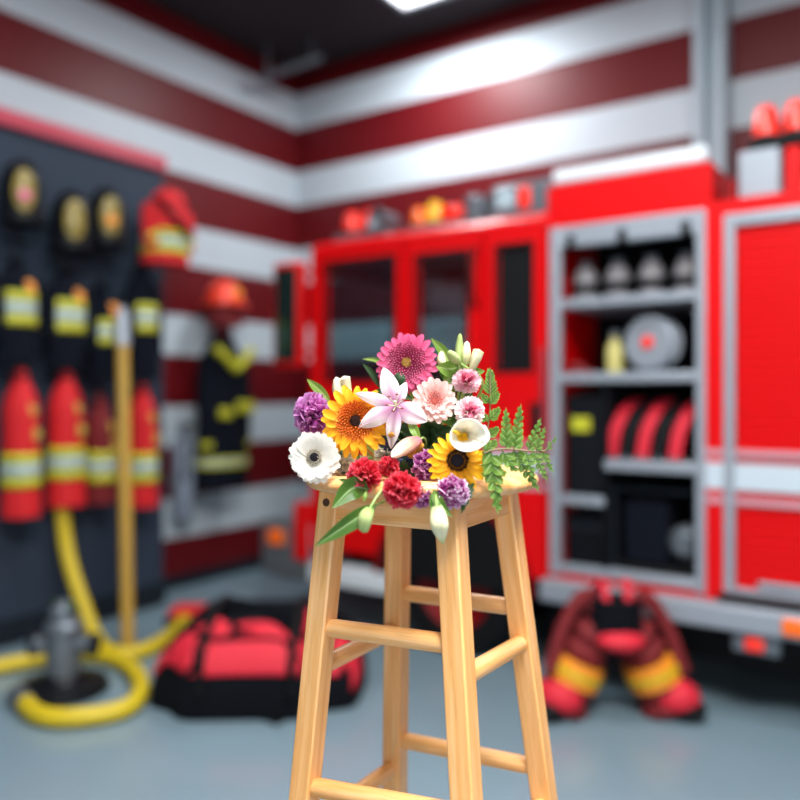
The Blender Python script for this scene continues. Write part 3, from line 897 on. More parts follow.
MB().tube(spline([(-1.60, V0 + .2, 1.495), (-1.60, V0 + .2, 1.53), (-1.51, V0 + .2, 1.53), (-1.51, V0 + .2, 1.495)], 4), .01, 8).build('handle', M['black'], lb)
for k, x in enumerate((-1.38, -1.30, -1.22, -1.14, -1.06)):
    red = k % 2 == 0
    q = thing('folded_hose', ('crimson flat hose arched on the locker shelf next to the black case', 'black flat hose arched between the first two crimson hoses', 'crimson flat hose arched in the middle of the locker hoses', 'black flat hose arched between the last two crimson hoses', 'crimson flat hose arched nearest the roller shutter')[k], 'hose', (x, V0 + .15, 1.171), 'arched hoses in the locker')
    arc = spline([(x - .035, V0 + .08, 1.19), (x - .015, V0 + .09, 1.32), (x + .025, V0 + .13, 1.43), (x + .05, V0 + .25, 1.47), (x + .04, V0 + .40, 1.40), (x + .02, V0 + .46, 1.19)], 5)
    MB().loft([[p + Vector((dx, 0, 0)) + Vector((0, .02 * dy, .012 * dy)) for dx, dy in ((-.03, -1), (.03, -1), (.034, 0), (.03, 1), (-.03, 1), (-.034, 0))] for p in arc]).build('hose_fold', M['crimson'] if red else M['black'], q)
    MB().tube([arc[0] + Vector((0, -.02, -.018)), arc[0] + Vector((0, .03, -.016))], .022, 12).build('coupling', M['steel'], q)
pg = thing('portable_pump', 'dark portable pump with pale grey end on the bottom locker shelf', 'pump', (-1.2, V0 + .25, .611))
MB().box((-1.40, V0 + .08, .611), (-1.0, V0 + .5, .64)).build('pump_base', M['black'], pg, bevel=.006)
MB().box((-1.36, V0 + .1, .64), (-1.14, V0 + .45, .96)).build('engine_block', M['navy'], pg, bevel=.02)
MB().lathe([(.002, 0), (.08, 0), (.09, .03), (.09, .10), (.05, .14), (.002, .14)], 20, frame((.0, -1, 0), Vector((-1.06, V0 + .25, .76)))).build('pump_head', M['steel'], pg)
for y in (V0 + .08, V0 + .5):
    MB().tube([(-1.40, y, .63), (-1.40, y, 1.02), (-1.0, y, 1.02), (-1.0, y, .63)], .012, 8).build('carry_bar', M['slate_dark'], pg)
ec = thing('equipment_case', 'dark equipment case on the bottom locker shelf below the tool case', 'case', (-1.55, V0 + .25, .611))
MB().box((-1.65, V0 + .06, .611), (-1.46, V0 + .5, .88)).build('case_body', M['navy_black'], ec, bevel=.015)
MB().box((-1.655, V0 + .055, .80), (-1.455, V0 + .5, .82)).build('lid_seam', M['slate_dark'], ec)

# ------------------------------------------------------------------ turnout trousers pushed down over boots
tc_ = on_floor(614, 714)
tq = thing('turnout_trousers', 'red and black turnout trousers with amber stripes standing ready beside the engine', 'trousers', tc_)
for s in (-1, 1):
    foot = tc_ + RGT * s * .25
    knee = tc_ + RGT * s * .17 + FWD * .01 + UP * .23
    hip = tc_ + RGT * s * .07 + UP * .42
    pts = spline([foot + UP * .03, knee, hip], 8)
    lg = MB().tube(pts, [.115 + .012 * math.sin(i * 1.9) - .0015 * i for i in range(len(pts))], 20).build('trouser_leg', M['maroon'], tq)
    a, b_ = pts[5], pts[9]
    MB().tube([a, b_], [.128, .124], 20).build('amber_stripe', M['amber'], lg)
    MB().tube([a.lerp(b_, .38), a.lerp(b_, .62)], .133, 20).build('lime_stripe', M['hose'], lg)
    bo = MB()
    fwdv = (-FWD * .7 + RGT * s * .7).normalized()
    bo.ball(foot + fwdv * .05 + UP * .055, (.14, .09, .055), 16, 8, frame(UP, Vector((0, 0, 0)), UP.cross(fwdv)).to_3x3())
    bo.build('boot', M['black'], tq)
    MB().ball(foot + UP * .10 - FWD * .04 + RGT * s * .02, (.12, .10, .09), 14, 8).build('crimson_cuff', M['crimson'], tq)
    MB().tube(spline([hip + UP * .04 + RGT * s * .02, hip + UP * .14 + RGT * s * .07, tc_ + RGT * s * .24 + UP * .42 - FWD * .02, tc_ + RGT * s * .31 + UP * .22 - FWD * .05], 6), .034, 8).build('suspender', M['maroon'], tq)
MB().tube([tc_ + UP * .36 - FWD * .02, tc_ + UP * .55 - FWD * .02], [.13, .115], 24).build('waist', M['navy_black'], tq)
MB().ball(tc_ + UP * .38 - FWD * .115, (.11, .085, .05), 16, 8, frame(UP, Vector((0, 0, 0)), FWD).to_3x3()).build('crotch_panel', M['crimson'], tq)
for s in (-1, 1):
    MB().tube(spline([tc_ + RGT * s * .05 + UP * .54 - FWD * .06, tc_ + RGT * s * .06 + UP * .62, tc_ + RGT * s * .09 + UP * .53 + FWD * .1], 5), .02, 8).build('waist_loop', M['crimson'], tq)

# ------------------------------------------------------------------ wooden stool
SX, SD, TH, A0, SPL, RX_, LW = .0391, 1.446, .522, .1147, .084, .0185, .0407
ZS = CAM_H - .137          # seat top
ZU = CAM_H - .167          # seat underside
EX = RGT * math.cos(TH) - FWD * math.sin(TH)
EY = RGT * math.sin(TH) + FWD * math.cos(TH)
SGN = {'left': (-1, -1), 'front': (1, -1), 'right': (1, 1), 'back': (-1, 1)}


def leg_at(k, z):
    a = A0 + SPL * (ZU - z - .013)
    return S(SX + RX_ * (ZU - z), SD, z) + EX * SGN[k][0] * a + EY * SGN[k][1] * a


seat_c = S(SX, SD, 0)
ws = thing('wooden_stool', 'tall round topped beech stool standing in the middle of the floor under the bouquet', 'stool', seat_c)
Ms = Matrix((EX, EY, UP)).transposed().to_4x4(); Ms.translation = S(SX, SD, ZU)
T = ZS - ZU
MB().lathe([(.002, 0), (.185, 0), (.203, .004), (.210, .011), (.211, .017), (.208, .023), (.200, T - .001), (.192, T), (.150, T - .001), (.08, T - .002), (.002, T - .002)], 72, Ms).build('seat_tmp', M['wood_flat'])
so = bpy.data.objects['seat_tmp']
so.data.transform(Ms.inverted())
so.name = so.data.name = 'seat'
so.parent = ws
so.matrix_basis = Matrix.Translation(-seat_c) @ Ms
for k in ('left', 'front', 'right', 'back'):
    top, bot = leg_at(k, ZU - .001), leg_at(k, 0)
    h = LW / 2
    vs = [p + EX * sx * h + EY * sy * h for p in (bot, top) for sx, sy in ((-1, -1), (1, -1), (1, 1), (-1, 1))]
    ez = (top - bot).normalized()
    ex = (EX - ez * EX.dot(ez)).normalized()
    Ml = Matrix((ex, ez.cross(ex), ez)).transposed().to_4x4(); Ml.translation = top
    inv = Ml.inverted()
    b = MB().add([inv @ v for v in vs], [(0, 3, 2, 1), (4, 5, 6, 7), (0, 1, 5, 4), (1, 2, 6, 5), (2, 3, 7, 6), (3, 0, 4, 7)])
    lo = b.build('leg', M['wood'], ws, M=Ml, bevel=.0035)
    if k == 'left':
        hp = leg_at(k, CAM_H - (503 - HOR) / F_PX * 1.38)
        MB().lathe([(.002, 0), (.0072, 0), (.0072, .012), (.002, .012)], 18, frame(-EY, hp - EY * (h - .0112) + EX * (-.001))).build('bolt_hole', M['hole'], ws)
for a, b_ in (('left', 'front'), ('front', 'right'), ('right', 'back'), ('back', 'left')):
    zm = ZU - .027
    pa, pb = leg_at(a, zm), leg_at(b_, zm)
    ez = (pb - pa).normalized()
    nrm = UP.cross(ez)
    cen = S(SX, SD, zm)
    if nrm.dot(pa - cen) < 0:
        nrm = -nrm
    Ma = Matrix((nrm, UP.cross(nrm) if False else ez.cross(nrm), ez)).transposed().to_4x4(); Ma.translation = pa + nrm * .006
    L = (pb - pa).length
    MB().box((-.009, -.026, .01), (.009, .026, L - .01)).build('apron', M['wood'], ws, M=Ma, bevel=.002)


def rung(a, za, b_, zb, r=.0162):
    pa, pb = leg_at(a, za), leg_at(b_, zb)
    ez = (pb - pa).normalized()
    x = UP.cross(ez).normalized()
    Mr = Matrix((x, ez.cross(x), ez)).transposed().to_4x4(); Mr.translation = pa
    L = (pb - pa).length
    MB().lathe([(r * .8, .004), (r, .03), (r, L - .03), (r * .8, L - .004)], 22).build('rung', M['wood'], ws, M=Mr)


H_ = CAM_H
rung('left', H_ - .4085, 'front', H_ - .399)
rung('back', H_ - .405, 'right', H_ - .4015)
rung('front', H_ - .451, 'right', H_ - .4665)
rung('left', H_ - .4806, 'back', H_ - .482)
rung('left', H_ - .684, 'front', H_ - .656)
rung('back', H_ - .7224, 'right', H_ - .7077)
rung('left', H_ - .769, 'back', H_ - .783)
rung('front', H_ - .758, 'right', H_ - .775)
for a, b_, z in (('left', 'front', .40), ('back', 'right', .40), ('left', 'back', .30), ('front', 'right', .30)):
    rung(a, z, b_, z)

# ------------------------------------------------------------------ the bouquet
PX = 1.0 / F_PX


def N(r, u, t):
    return (RGT * r + UP * u - FWD * t).normalized()


def seat_base(p, D, spread=.55):
    """where the stem of a head at p comes to rest on the seat"""
    rel = p - CAMLOC
    x = rel.dot(RGT)
    bx = SX + (x - SX) * spread
    bx = max(SX - .14, min(SX + .14, bx))
    bd = min(max(D + .13, 1.40), 1.56)
    return S(bx, bd, ZS)


def stem_to(root, head, n, r=.0035, m='stem', name='stem'):
    b = world_loc(root) + UP * r
    d = (b - head).length
    p1 = head - Vector(n) * min(.06, d * .4)
    p2 = b + (p1 - b) * .35 + UP * .008
    return MB().tube(spline([head, p1, p2, b], 6), r, 8).build(name, M[m], root)


def petal_mb(L, w, r0=0, shape=None, zf=None, cup=0., nu=8, nv=4, ripple=0, notch=0, twist=0):
    shape = shape or (lambda t: (math.sin(PI * min(1, t * .92 + .06)) ** .6))
    zf = zf or (lambda t: 0)

    def fn(t, v):
        q = (v - .5) * 2
        h = w * shape(t)
        x = r0 + L * t - notch * L * t * t * abs(math.cos(q * 3.0)) * .5
        return Vector((x, q * h, zf(t) + cup * h * q * q + ripple * math.sin(q * 6) * t))
    return MB().grid(fn, nu, nv)


def rot(axis, a):
    return Matrix.Rotation(a, 4, axis)


def ring_of(root, headM, proto_name, mb, material, n, z=0, tilt=0, a0=0, jit=.05, tj=.06, scale_j=.06, solid=0):
    """n petals round the head: the first is built, the rest are copies of it"""
    first = None
    off = Matrix.Translation(-world_loc(root))
    for i in range(n):
        a = a0 + 2 * PI * i / n + random.uniform(-jit, jit)
        s = 1 + random.uniform(-scale_j, scale_j)
        Mx = headM @ Matrix.Translation((0, 0, z)) @ rot('Z', a) @ rot('Y', -(tilt + random.uniform(-tj, tj))) @ Matrix.Diagonal((s, 1 + random.uniform(-.08, .08), s, 1))
        if first is None:
            first = mb.build(proto_name, material, root, M=Mx, angle=80)
            o = first
        else:
            o = first.copy()
            COL.objects.link(o)
            o.parent = root
        o.matrix_basis = off @ Mx
    return first


def florets(headM, r_in, r_out, n, h, w, zc=0, dome=0, lean=.5):
    """a phyllotactic ring of tiny pointed florets"""
    b = MB()
    for i in range(n):
        f = math.sqrt((i + .5) / n)
        r = r_in + (r_out - r_in) * f
        a = i * 2.39996
        c = Vector((r * math.cos(a), r * math.sin(a), zc + dome * (1 - (r / r_out) ** 2)))
        d = Vector((math.cos(a) * lean * f, math.sin(a) * lean * f, 1)).normalized()
        M2 = headM @ frame(d, c, Vector((math.cos(a), math.sin(a), .01)))
        hh = h * random.uniform(.75, 1.2)
        vs = [M2 @ Vector((w * math.cos(t), w * math.sin(t), z)) for z, w in ((0, w), (hh * .7, w * .8)) for t in (0, PI / 2, PI, 3 * PI / 2)] + [M2 @ Vector((0, 0, hh))]
        b.add(vs, [(0, 1, 5, 4), (1, 2, 6, 5), (2, 3, 7, 6), (3, 0, 4, 7), (4, 5, 8), (5, 6, 8), (6, 7, 8), (7, 4, 8)], [(0, .5)] * 4 + [(.6, .5)] * 4 + [(1, .5)])
    return b


def daisy(name, label, cat, px, py, D, Rpx, n, pm, ring_m, eye_m, n_pet=22, w=.13, r_ring=.5, r_eye=.16, layers=2, tilt=.08, notch=0, droop=.12, ring_h=.1, shape=None, len_in=.78, group=None, eye_r_specks=None, nring=110, cup=.25, zring=.14):
    p = W(px, py, D)
    R = Rpx * D * PX
    base = seat_base(p, D)
    t = thing(name, label, cat, base, group)
    HM = frame(n, p)
    shape = shape or (lambda u: .35 + .65 * math.sin(PI * min(1, u * .80 + .12)) ** .8 if u < .97 else .30)
    zf = lambda u: R * (.10 * u - droop * u * u)
    ring_of(t, HM, 'petal', petal_mb(R * .88, R * w, R * .12, shape, zf, cup, notch=notch), pm, n_pet, 0, tilt)
    if layers > 1:
        ring_of(t, HM, 'petal', petal_mb(R * len_in, R * w, R * .10, shape, zf, cup, notch=notch), pm, n_pet - 2, R * .05, tilt + .12, .12)
    if layers > 2:
        ring_of(t, HM, 'petal', petal_mb(R * .55, R * w * .85, R * .08, shape, zf, cup), pm, n_pet - 6, R * .09, tilt + .3, .3)
    florets(HM, r_eye * R * .9, r_ring * R, nring, R * ring_h, R * .030, R * zring, R * .05, .9).build('floret_ring', ring_m, t, smooth=False)
    eb = MB()
    eb.lathe([(R * r_eye * 1.2, R * .02), (R * r_eye, R * .16), (R * r_eye * .6, R * .21), (R * .004, R * .20)], 16, HM)
    eb.build('eye', eye_m, t)
    florets(HM, 0, r_eye * R, 40, R * .07, R * .022, R * .17, R * .04, .3).build('disc_florets', eye_m, t, smooth=False)
    MB().lathe([(R * .05, -R * .25), (R * .16, -R * .16), (R * .2, -R * .02), (R * .1, R * .0)], 14, HM).build('calyx', M['stem'], t)
    stem_to(t, p - Vector(n) * R * .2, n)
    return t


def ruffle(px, py, D, Rpx, n, pm, label, name='carnation', group=None, layers=4, frill=.19, heart=None, flat=1.0, calyx_len=.9, cat='flower', stretch=(1, 1)):
    p = W(px, py, D)
    R = Rpx * D * PX
    t = thing(name, label, cat, seat_base(p, D), group)
    HM = frame(n, p) @ Matrix.Diagonal((stretch[0], stretch[1], 1, 1))
    b, bh = MB(), MB()
    O = Vector((0, 0, -R * .55))
    for k in range(layers):
        f = k / (layers - 1)
        phi = 1.5 * (1 - f) + .16 * f          # lean away from the facing axis
        cnt = (8, 7, 5, 3, 3)[k]
        for i in range(cnt):
            a = 2 * PI * (i + .37 * k) / cnt + random.uniform(-.2, .2)
            L = R * (.80 + .30 * f ** .7) * random.uniform(.92, 1.06)
            ph, ph2 = random.uniform(0, 6), random.uniform(0, 6)
            tilt = phi + random.uniform(-.14, .14)
            hw = R * (.60 - .14 * f)
            Mx = rot('Z', a) @ rot('Y', tilt)

            def fn(u, v, L=L, ph=ph, ph2=ph2, hw=hw, Mx=Mx, f=f):
                q = (v - .5) * 2
                w_ = hw * (.14 + .86 * u ** .75)
                z = L * u * (1 + .06 * math.sin(q * 17 + ph) * u * u - .16 * q * q * u)
                x = R * frill * 1.3 * u * u * math.sin(q * 4.5 + ph) + R * frill * u ** 3 * math.sin(q * 9 + ph2) + R * .25 * u * u * (.5 - f) - .12 * R * u ** 4
                q_ = Mx @ Vector((x, q * w_, z))
                return HM @ (O + q_)
            (bh if heart and k == layers - 1 else b).grid(fn, 7, 16)
    b.build('bloom', pm, t, angle=80)
    if heart:
        bh.build('heart', heart, t, angle=80)
    MB().lathe([(R * .06, -R * (calyx_len + .55)), (R * .22, -R * (calyx_len + .4)), (R * .26, -R * .6), (R * .34, -R * .42), (R * .1, -R * .4)], 12, HM).build('calyx', M['stem_bud'], t)
    stem_to(t, p - Vector(n) * R * (calyx_len + .4), n, .003)
    return t


def leaf_mb(pts, w, fold=.35, nv=6, wave=0, shape=None, serr=0):
    P = spline(pts, 8)
    n = len(P)
    shape = shape or (lambda t: max(.02, math.sin(PI * t ** .8) ** .85))
    toC = -FWD

    def fn(t, v):
        i = min(n - 1, int(round(t * (n - 1))))
        tan = (P[min(i + 1, n - 1)] - P[max(i - 1, 0)]).normalized()
        side = tan.cross(toC)
        if side.length < .05:
            side = tan.cross(UP)
        side.normalize()
        up = side.cross(tan)
        q = (v - .5) * 2
        h = w * shape(t) * (1 + serr * math.sin(t * 60))
        return P[i] + side * q * h + up * (fold * h * abs(q) - fold * h * .5 + wave * w * math.sin(t * 9 + q))
    return MB().grid(fn, n - 1, nv)


def leaf(label, pts, wpx, m='leaf', base=None, group=None, fold=.35, name='leaf', **k):
    """pts: (px, py, D) from the stalk end to the tip"""
    P = [W(*p) for p in pts]
    D = pts[0][2]
    b = base or seat_base(P[0], D)
    t = thing(name, label, 'leaf', b, group)
    o = leaf_mb(P, wpx * D * PX, fold, **k).build('blade', M[m], t, angle=80)
    d = (P[0] - P[1]).normalized()
    stem_to(t, P[0], (N(0, .15, 1) - d * .5).normalized(), .0018, 'stem', 'stalk')
    return t


def bud(label, pts, wpx, m, name='lily_bud', group=None, lobes=3, shape=None, stalk='stem_bud', stalk_pts=None):
    P = spline([W(*p) for p in pts], 6)
    D = pts[0][2]
    r = wpx * D * PX
    shape = shape or (lambda t: .25 + .75 * math.sin(PI * min(1, t * .86 + .10)) ** .9)
    t = thing(name, label, 'flower bud', seat_base(P[0], D), group)
    rings_ = []
    tan = (P[-1] - P[0]).normalized()
    a = tan.orthogonal().normalized(); c = tan.cross(a)
    n = len(P)
    for i, q in enumerate(P):
        s = max(.03, shape(i / (n - 1))) if i < n - 1 else .04
        rings_.append([q + (a * math.cos(2 * PI * j / 24) + c * math.sin(2 * PI * j / 24)) * r * s * (1 + .10 * math.cos(lobes * 2 * PI * j / 24)) for j in range(24)])
    MB().loft(rings_).build('bud', m, t)
    if stalk_pts:
        q = [W(*p) for p in stalk_pts]
        MB().tube(spline([P[0]] + q + [world_loc(t) + UP * .003], 6), .0019, 8).build('stalk', M[stalk], t)
    else:
        stem_to(t, P[0], tan, .0026, stalk, 'stalk')
    return t


# colours of the blooms
PM = {}
PM['magenta'] = petal_mat('magenta petals', [(0, '#b02a5c'), (.5, '#cf4678'), (1, '#de6490')], .3)
PM['magenta_ring'] = petal_mat('magenta florets', [(0, '#8c1c48'), (.55, '#c03a6c'), (1, '#f0b0c8')], .2, translucent=.1)
PM['magenta_eye'] = mat('olive eye', '#b8954a', .7, var=.3, scale=400)
PM['orange'] = petal_mat('golden orange petals', [(0, '#e05a10'), (.35, '#f28c14'), (.7, '#fbaf1c'), (1, '#fdc02c')], .22)
PM['orange_ring'] = petal_mat('orange florets', [(0, '#b83c10'), (.5, '#e0641c'), (1, '#f49a4c')], .2, translucent=.1)
PM['brown_eye'] = mat('brown eye', '#3a1a10', .8, var=.3, scale=300)
PM['white'] = petal_mat('ivory petals', [(0, '#d8cdb8'), (.4, '#ece6da'), (1, '#f3f0e8')], .12)
PM['white_ring'] = petal_mat('ivory florets', [(0, '#3a2c24'), (.35, '#a8987c'), (1, '#ece6d6')], .2, translucent=.1)
PM['black_eye'] = mat('black eye', '#1c1420', .8, var=.3, scale=300)
PM['peach'] = petal_mat('peach petals', [(0, '#ec9a90'), (.4, '#f6c4bc'), (1, '#f9dcd6')], .15)
PM['coral'] = petal_mat('coral florets', [(0, '#d84c44'), (.5, '#ee7c70'), (1, '#f8b4a6')], .2, translucent=.1)
PM['purple'] = petal_mat('purple carnation petals', [(0, '#641a60'), (.5, '#b0429c'), (.85, '#ca70bc'), (1, '#dea6d8')], .2)
PM['violet'] = petal_mat('deep violet carnation petals', [(0, '#541450'), (.55, '#a03486'), (.86, '#b852a2'), (1, '#e2b4da')], .25)
PM['bicolour'] = petal_mat('purple petals with white edge', [(0, '#5c1a62'), (.55, '#b43298'), (.84, '#cc54b0'), (.95, '#f0d8f0'), (1, '#faf0f8')], .15)
PM['red'] = petal_mat('cherry red carnation petals', [(0, '#8c0818'), (.5, '#d01830'), (.85, '#e43048'), (1, '#f47484')], .2)
PM['cream'] = petal_mat('cream petals', [(0, '#dcd4b4'), (1, '#f4f0e6')], .12)
PM['pink_rose'] = petal_mat('pale pink rose petals', [(0, '#cc3c6c'), (.45, '#ee98b4'), (.7, '#f5c6d4'), (1, '#fae2e8')], .12)
PM['rose_heart'] = petal_mat('rose heart', [(0, '#b82858'), (.7, '#e06088'), (1, '#f4a4bc')], .2)
PM['blush'] = petal_mat('blush rose petals', [(0, '#dc6488'), (.42, '#f4b4c6'), (.66, '#f9e0e6'), (1, '#fcf2f4')], .1)
PM['lily'] = petal_mat('white lily petals', [(0, '#b4709c'), (.25, '#d8acc8'), (.5, '#f5f0f2'), (1, '#faf8f4')], .1, across=('#a8588c', .26, .55), nscale=20)
PM['sun'] = petal_mat('sunflower petals', [(0, '#d87c08'), (.4, '#f4a808'), (1, '#fbc01c')], .22)
PM['sun_ring'] = petal_mat('sunflower florets', [(0, '#1c100c'), (.6, '#2c1812'), (1, '#7c4418')], .2, translucent=0)
PM['calla'] = mat('ivory calla spathe', '#f3efe0', .45, var=.03, scale=12, sss=.2)
PM['spadix'] = mat('yellow spadix', '#e8bc30', .6, var=.15, scale=300, bump=.4)
PM['bud_pink'] = petal_mat('tan and pink lily bud', [(0, '#a8687c'), (.35, '#c08474'), (.7, '#d8b49a'), (1, '#ece0d0')], .3, nscale=10, translucent=.05)
PM['bud_green'] = petal_mat('pale green bud', [(0, '#8ea85a'), (.5, '#b6c684'), (1, '#a2b66c')], .18, nscale=12, translucent=.05)
PM['bud_white'] = petal_mat('white green bud', [(0, '#a8bc80'), (.3, '#dcdcae'), (.8, '#ebe4be'), (1, '#bcc87c')], .25, nscale=12, translucent=.05)
PM['bud_cream'] = petal_mat('cream bud', [(0, '#9cb070'), (.4, '#dcd8a8'), (1, '#efe9cf')], .2, nscale=12, translucent=.05)
PM['navy'] = mat('indigo florets', '#2c2a5c', .7, var=.3, scale=200)
PM['golden'] = mat('golden brown florets', '#b8802c', .7, var=.3, scale=200)
PM['anther'] = mat('rust anther', '#8c3c1c', .7)
PM['filament'] = mat('pale filament', '#dfe4c0', .5)

# gerberas, sunflower
daisy('gerbera', 'deep pink gerbera, topmost round bloom of the bouquet', 'flower', 407, 363, 1.41, 31, N(-.12, .12, 1), PM['magenta'], PM['magenta_ring'], PM['magenta_eye'], 24, .145, .62, .15, ring_h=.15, nring=240)
daisy('gerbera', 'golden orange gerbera with dark brown eye left of the white lily', 'flower', 356, 421, 1.335, 36, N(-.05, .1, 1), PM['orange'], PM['orange_ring'], PM['brown_eye'], 20, .135, .50, .15, ring_h=.13, droop=.16, nring=170)
daisy('gerbera', 'ivory white gerbera with black eye at the left edge of the seat', 'flower', 315, 457, 1.31, 27, N(-.12, .05, 1), PM['white'], PM['white_ring'], PM['black_eye'], 22, .24, .28, .15, 2, notch=.12, ring_h=.07, nring=50, droop=.04, tilt=.02, cup=.08, len_in=.8)
daisy('gerbera', 'soft peach pink gerbera with coral heart tucked below the deep pink gerbera', 'flower', 434, 401, 1.365, 23, N(.08, .1, 1), PM['peach'], PM['coral'], PM['coral'], 18, .2, .44, .16, 3, ring_h=.2, droop=.02, nring=90, zring=.18)
daisy('sunflower', 'small yellow sunflower with black centre below the white calla', 'flower', 457, 461, 1.255, 30, N(.02, .22, 1), PM['sun'], PM['sun_ring'], PM['black_eye'], 20, .125, .34, .22, 2, notch=.0, ring_h=.10, droop=.25, nring=80, len_in=.72)

# carnations
ruffle(308, 413, 1.375, 23, N(-.35, .2, 1), PM['purple'], 'large purple carnation highest on the left side of the bouquet', stretch=(.92, 1.12))
ruffle(426, 467, 1.275, 18, N(-.1, .1, 1), PM['violet'], 'deep violet carnation touching the left petals of the sunflower', stretch=(.9, 1.1))
ruffle(421, 497, 1.235, 14, N(-.1, -.1, 1), PM['violet'], 'small violet carnation low between red carnation and white edged carnation')
ruffle(454, 493, 1.22, 19, N(.05, -.05, 1), PM['bicolour'], 'purple carnation with white petal edges hanging below the sunflower')
ruffle(364, 476, 1.25, 20.5, N(-.1, .1, 1), PM['red'], 'cherry red carnation resting below the orange gerbera')
ruffle(389, 466, 1.265, 12.5, N(.0, .2, 1), PM['red'], 'smallest red carnation, squeezed above the two bigger red ones')
ruffle(402, 491, 1.205, 22, N(.05, .0, 1), PM['red'], 'biggest cherry red carnation, overhanging the front seat edge')
ruffle(386, 456, 1.37, 14, N(.0, .0, 1), PM['cream'], 'cream white carnation half hidden behind the small red carnation', layers=4)
ruffle(343, 462, 1.37, 13, N(-.1, .0, 1), PM['cream'], 'cream white carnation glimpsed between orange and ivory gerberas', layers=4)

# small roses
ruffle(467, 379, 1.365, 16.5, N(.0, .45, 1), PM['pink_rose'], 'pale pink rose below the cream buds at the top right', 'rose', None, 4, .05, PM['rose_heart'], stretch=(1.05, .9))
ruffle(471, 410, 1.335, 18, N(.1, .2, 1), PM['blush'], 'blush white rose directly above the calla', 'rose', None, 4, .06, PM['rose_heart'])

# stargazer lily
lp, lD = W(396, 406, 1.315), 1.315
ln = N(-.05, .1, 1)
lt = thing('lily', 'open white and mauve lily with six pointed petals in the middle of the bouquet', 'flower', seat_base(lp, lD))
LMx = frame(ln, lp)
u = lD * PX
for (dx, dy, wd) in ((-13, 39, 9.5), (-41, 13, 6.5), (-37, -21, 9.5), (-5, -42, 7.5), (31, -15, 11), (10, 24, 6)):
    L = math.hypot(dx, dy) * u
    ang = math.atan2(dy, dx)
    pm_ = petal_mb(L, wd * u, .001, lambda t: max(.03, math.sin(PI * (t * .97 + .02) ** .85) ** .8) * (1 if t < .97 else .4), lambda t, L=L: L * (.35 * t - .45 * t * t) + .002, -.3, 14, 8, ripple=.0012)
    pm_.build('petal', PM['lily'], lt, M=LMx @ rot('Z', ang))
for k in range(6):
    a = k * PI / 3 + .3
    d = Vector((math.cos(a) * .55, math.sin(a) * .55 + .15, 1)).normalized()
    e = LMx @ (d * .03)
    MB().tube([lp + ln * .002, lp.lerp(e, .5), e], .0007, 6).build('filament', PM['filament'], lt)
    MB().ball(e, (.0035, .0013, .0013), 8, 6).build('anther', PM['anther'], lt)
MB().tube([lp, lp + ln * .036 + UP * .004], [.0012, .0009], 8).ball(lp + ln * .037 + UP * .004, .0022, 8, 6).build('pistil', PM['filament'], lt)
stem_to(lt, lp, ln, .0035)

# calla lily
cD = 1.225
cp = W(459, 432, cD)
cn = N(-.18, .12, 1)
ct = thing('calla_lily', 'ivory calla lily with yellow spadix, its funnel opening above the sunflower', 'flower', seat_base(cp, cD))
CMx = frame(cn, cp)
u = cD * PX


def calla_pt(t, v):
    a = -.55 + v * (2 * PI + .9)
    # rim pushed out to the lower right, tight at the upper left
    lead = math.cos(a + .45)
    R = u * (17.5 + 7.5 * lead) * (1 + .10 * (v - .5))
    r = u * 2.2 + (R - u * 2.2) * t ** 1.5
    flare = .016 * max(0, t - .72) ** 1.0
    z = -.075 * (1 - t) ** 1.0 + .004 * lead * t - flare * .6 * (1.1 + lead) + .0012 * v
    tip = max(0, math.cos(a + .3)) ** 14 * u * 3.0 * t ** 4
    return CMx @ Vector(((r + tip) * math.cos(a) + u * 2.5 * t, (r * .86) * math.sin(a), z))


co_ = MB().grid(calla_pt, 16, 56).build('spathe', PM['calla'], ct, angle=80)
sm = co_.modifiers.new('Solidify', 'SOLIDIFY'); sm.thickness = .0012
sp_ = [CMx @ Vector((-.002, .0, -.06)), CMx @ Vector((-.004, .0, -.03)), CMx @ Vector((-.009, .001, .006))]
MB().tube(spline(sp_, 6), [.0036] * 9 + [.0034, .0030, .0022, .0009][:4], 12).build('spadix', PM['spadix'], ct)
stem_to(ct, CMx @ Vector((0, 0, -.074)), cn, .004)

# buds
bud('tan and pink closed lily bud lying below the open lily', [(419, 440, 1.31), (406, 447, 1.285), (391, 457, 1.26)], 7.5, PM['bud_pink'], stalk_pts=[(424, 438, 1.335), (426, 446, 1.38)])
bud('pale green bud hanging low in front of the apron on a thin stalk', [(370, 508, 1.195), (366, 518, 1.192), (363, 533, 1.195)], 7.2, PM['bud_green'], shape=lambda t: .3 + .7 * math.sin(PI * min(1, .12 + t * .75)), stalk_pts=[(376, 498, 1.205), (382, 489, 1.225), (384, 480, 1.31)])
bud('large white and green lily bud hanging over the front stool leg', [(437, 506, 1.205), (440, 524, 1.19), (443, 544, 1.195)], 8.8, PM['bud_white'], shape=lambda t: .45 + .55 * math.sin(PI * min(1, t * .9 + .08)) if t < .6 else max(.04, (1 - ((t - .45) / .56) ** 2)), stalk_pts=[(436, 497, 1.22), (437, 486, 1.27), (437, 478, 1.34)])
bud('cream bud at the left top, standing behind the orange gerbera', [(343, 402, 1.40), (338, 391, 1.40), (336, 377, 1.395)], 6, PM['bud_cream'], 'alstroemeria_bud', 'cream buds behind the orange gerbera')
bud('cream bud with flared tip at the left top, just right of its twin', [(350, 402, 1.40), (347, 388, 1.40), (344, 376, 1.395)], 5.5, PM['bud_cream'], 'alstroemeria_bud', 'cream buds behind the orange gerbera', shape=lambda t: .5 + .5 * t)
bud('slender green bud pointing straight up at the top right', [(459, 364, 1.39), (459, 350, 1.39), (460, 333, 1.385)], 4, PM['bud_green'], 'alstroemeria_bud', 'buds at the top right')
bud('plump yellow green bud beside the slender green bud', [(465, 366, 1.39), (466, 354, 1.385), (467, 341, 1.385)], 4.5, PM['bud_cream'], 'alstroemeria_bud', 'buds at the top right')
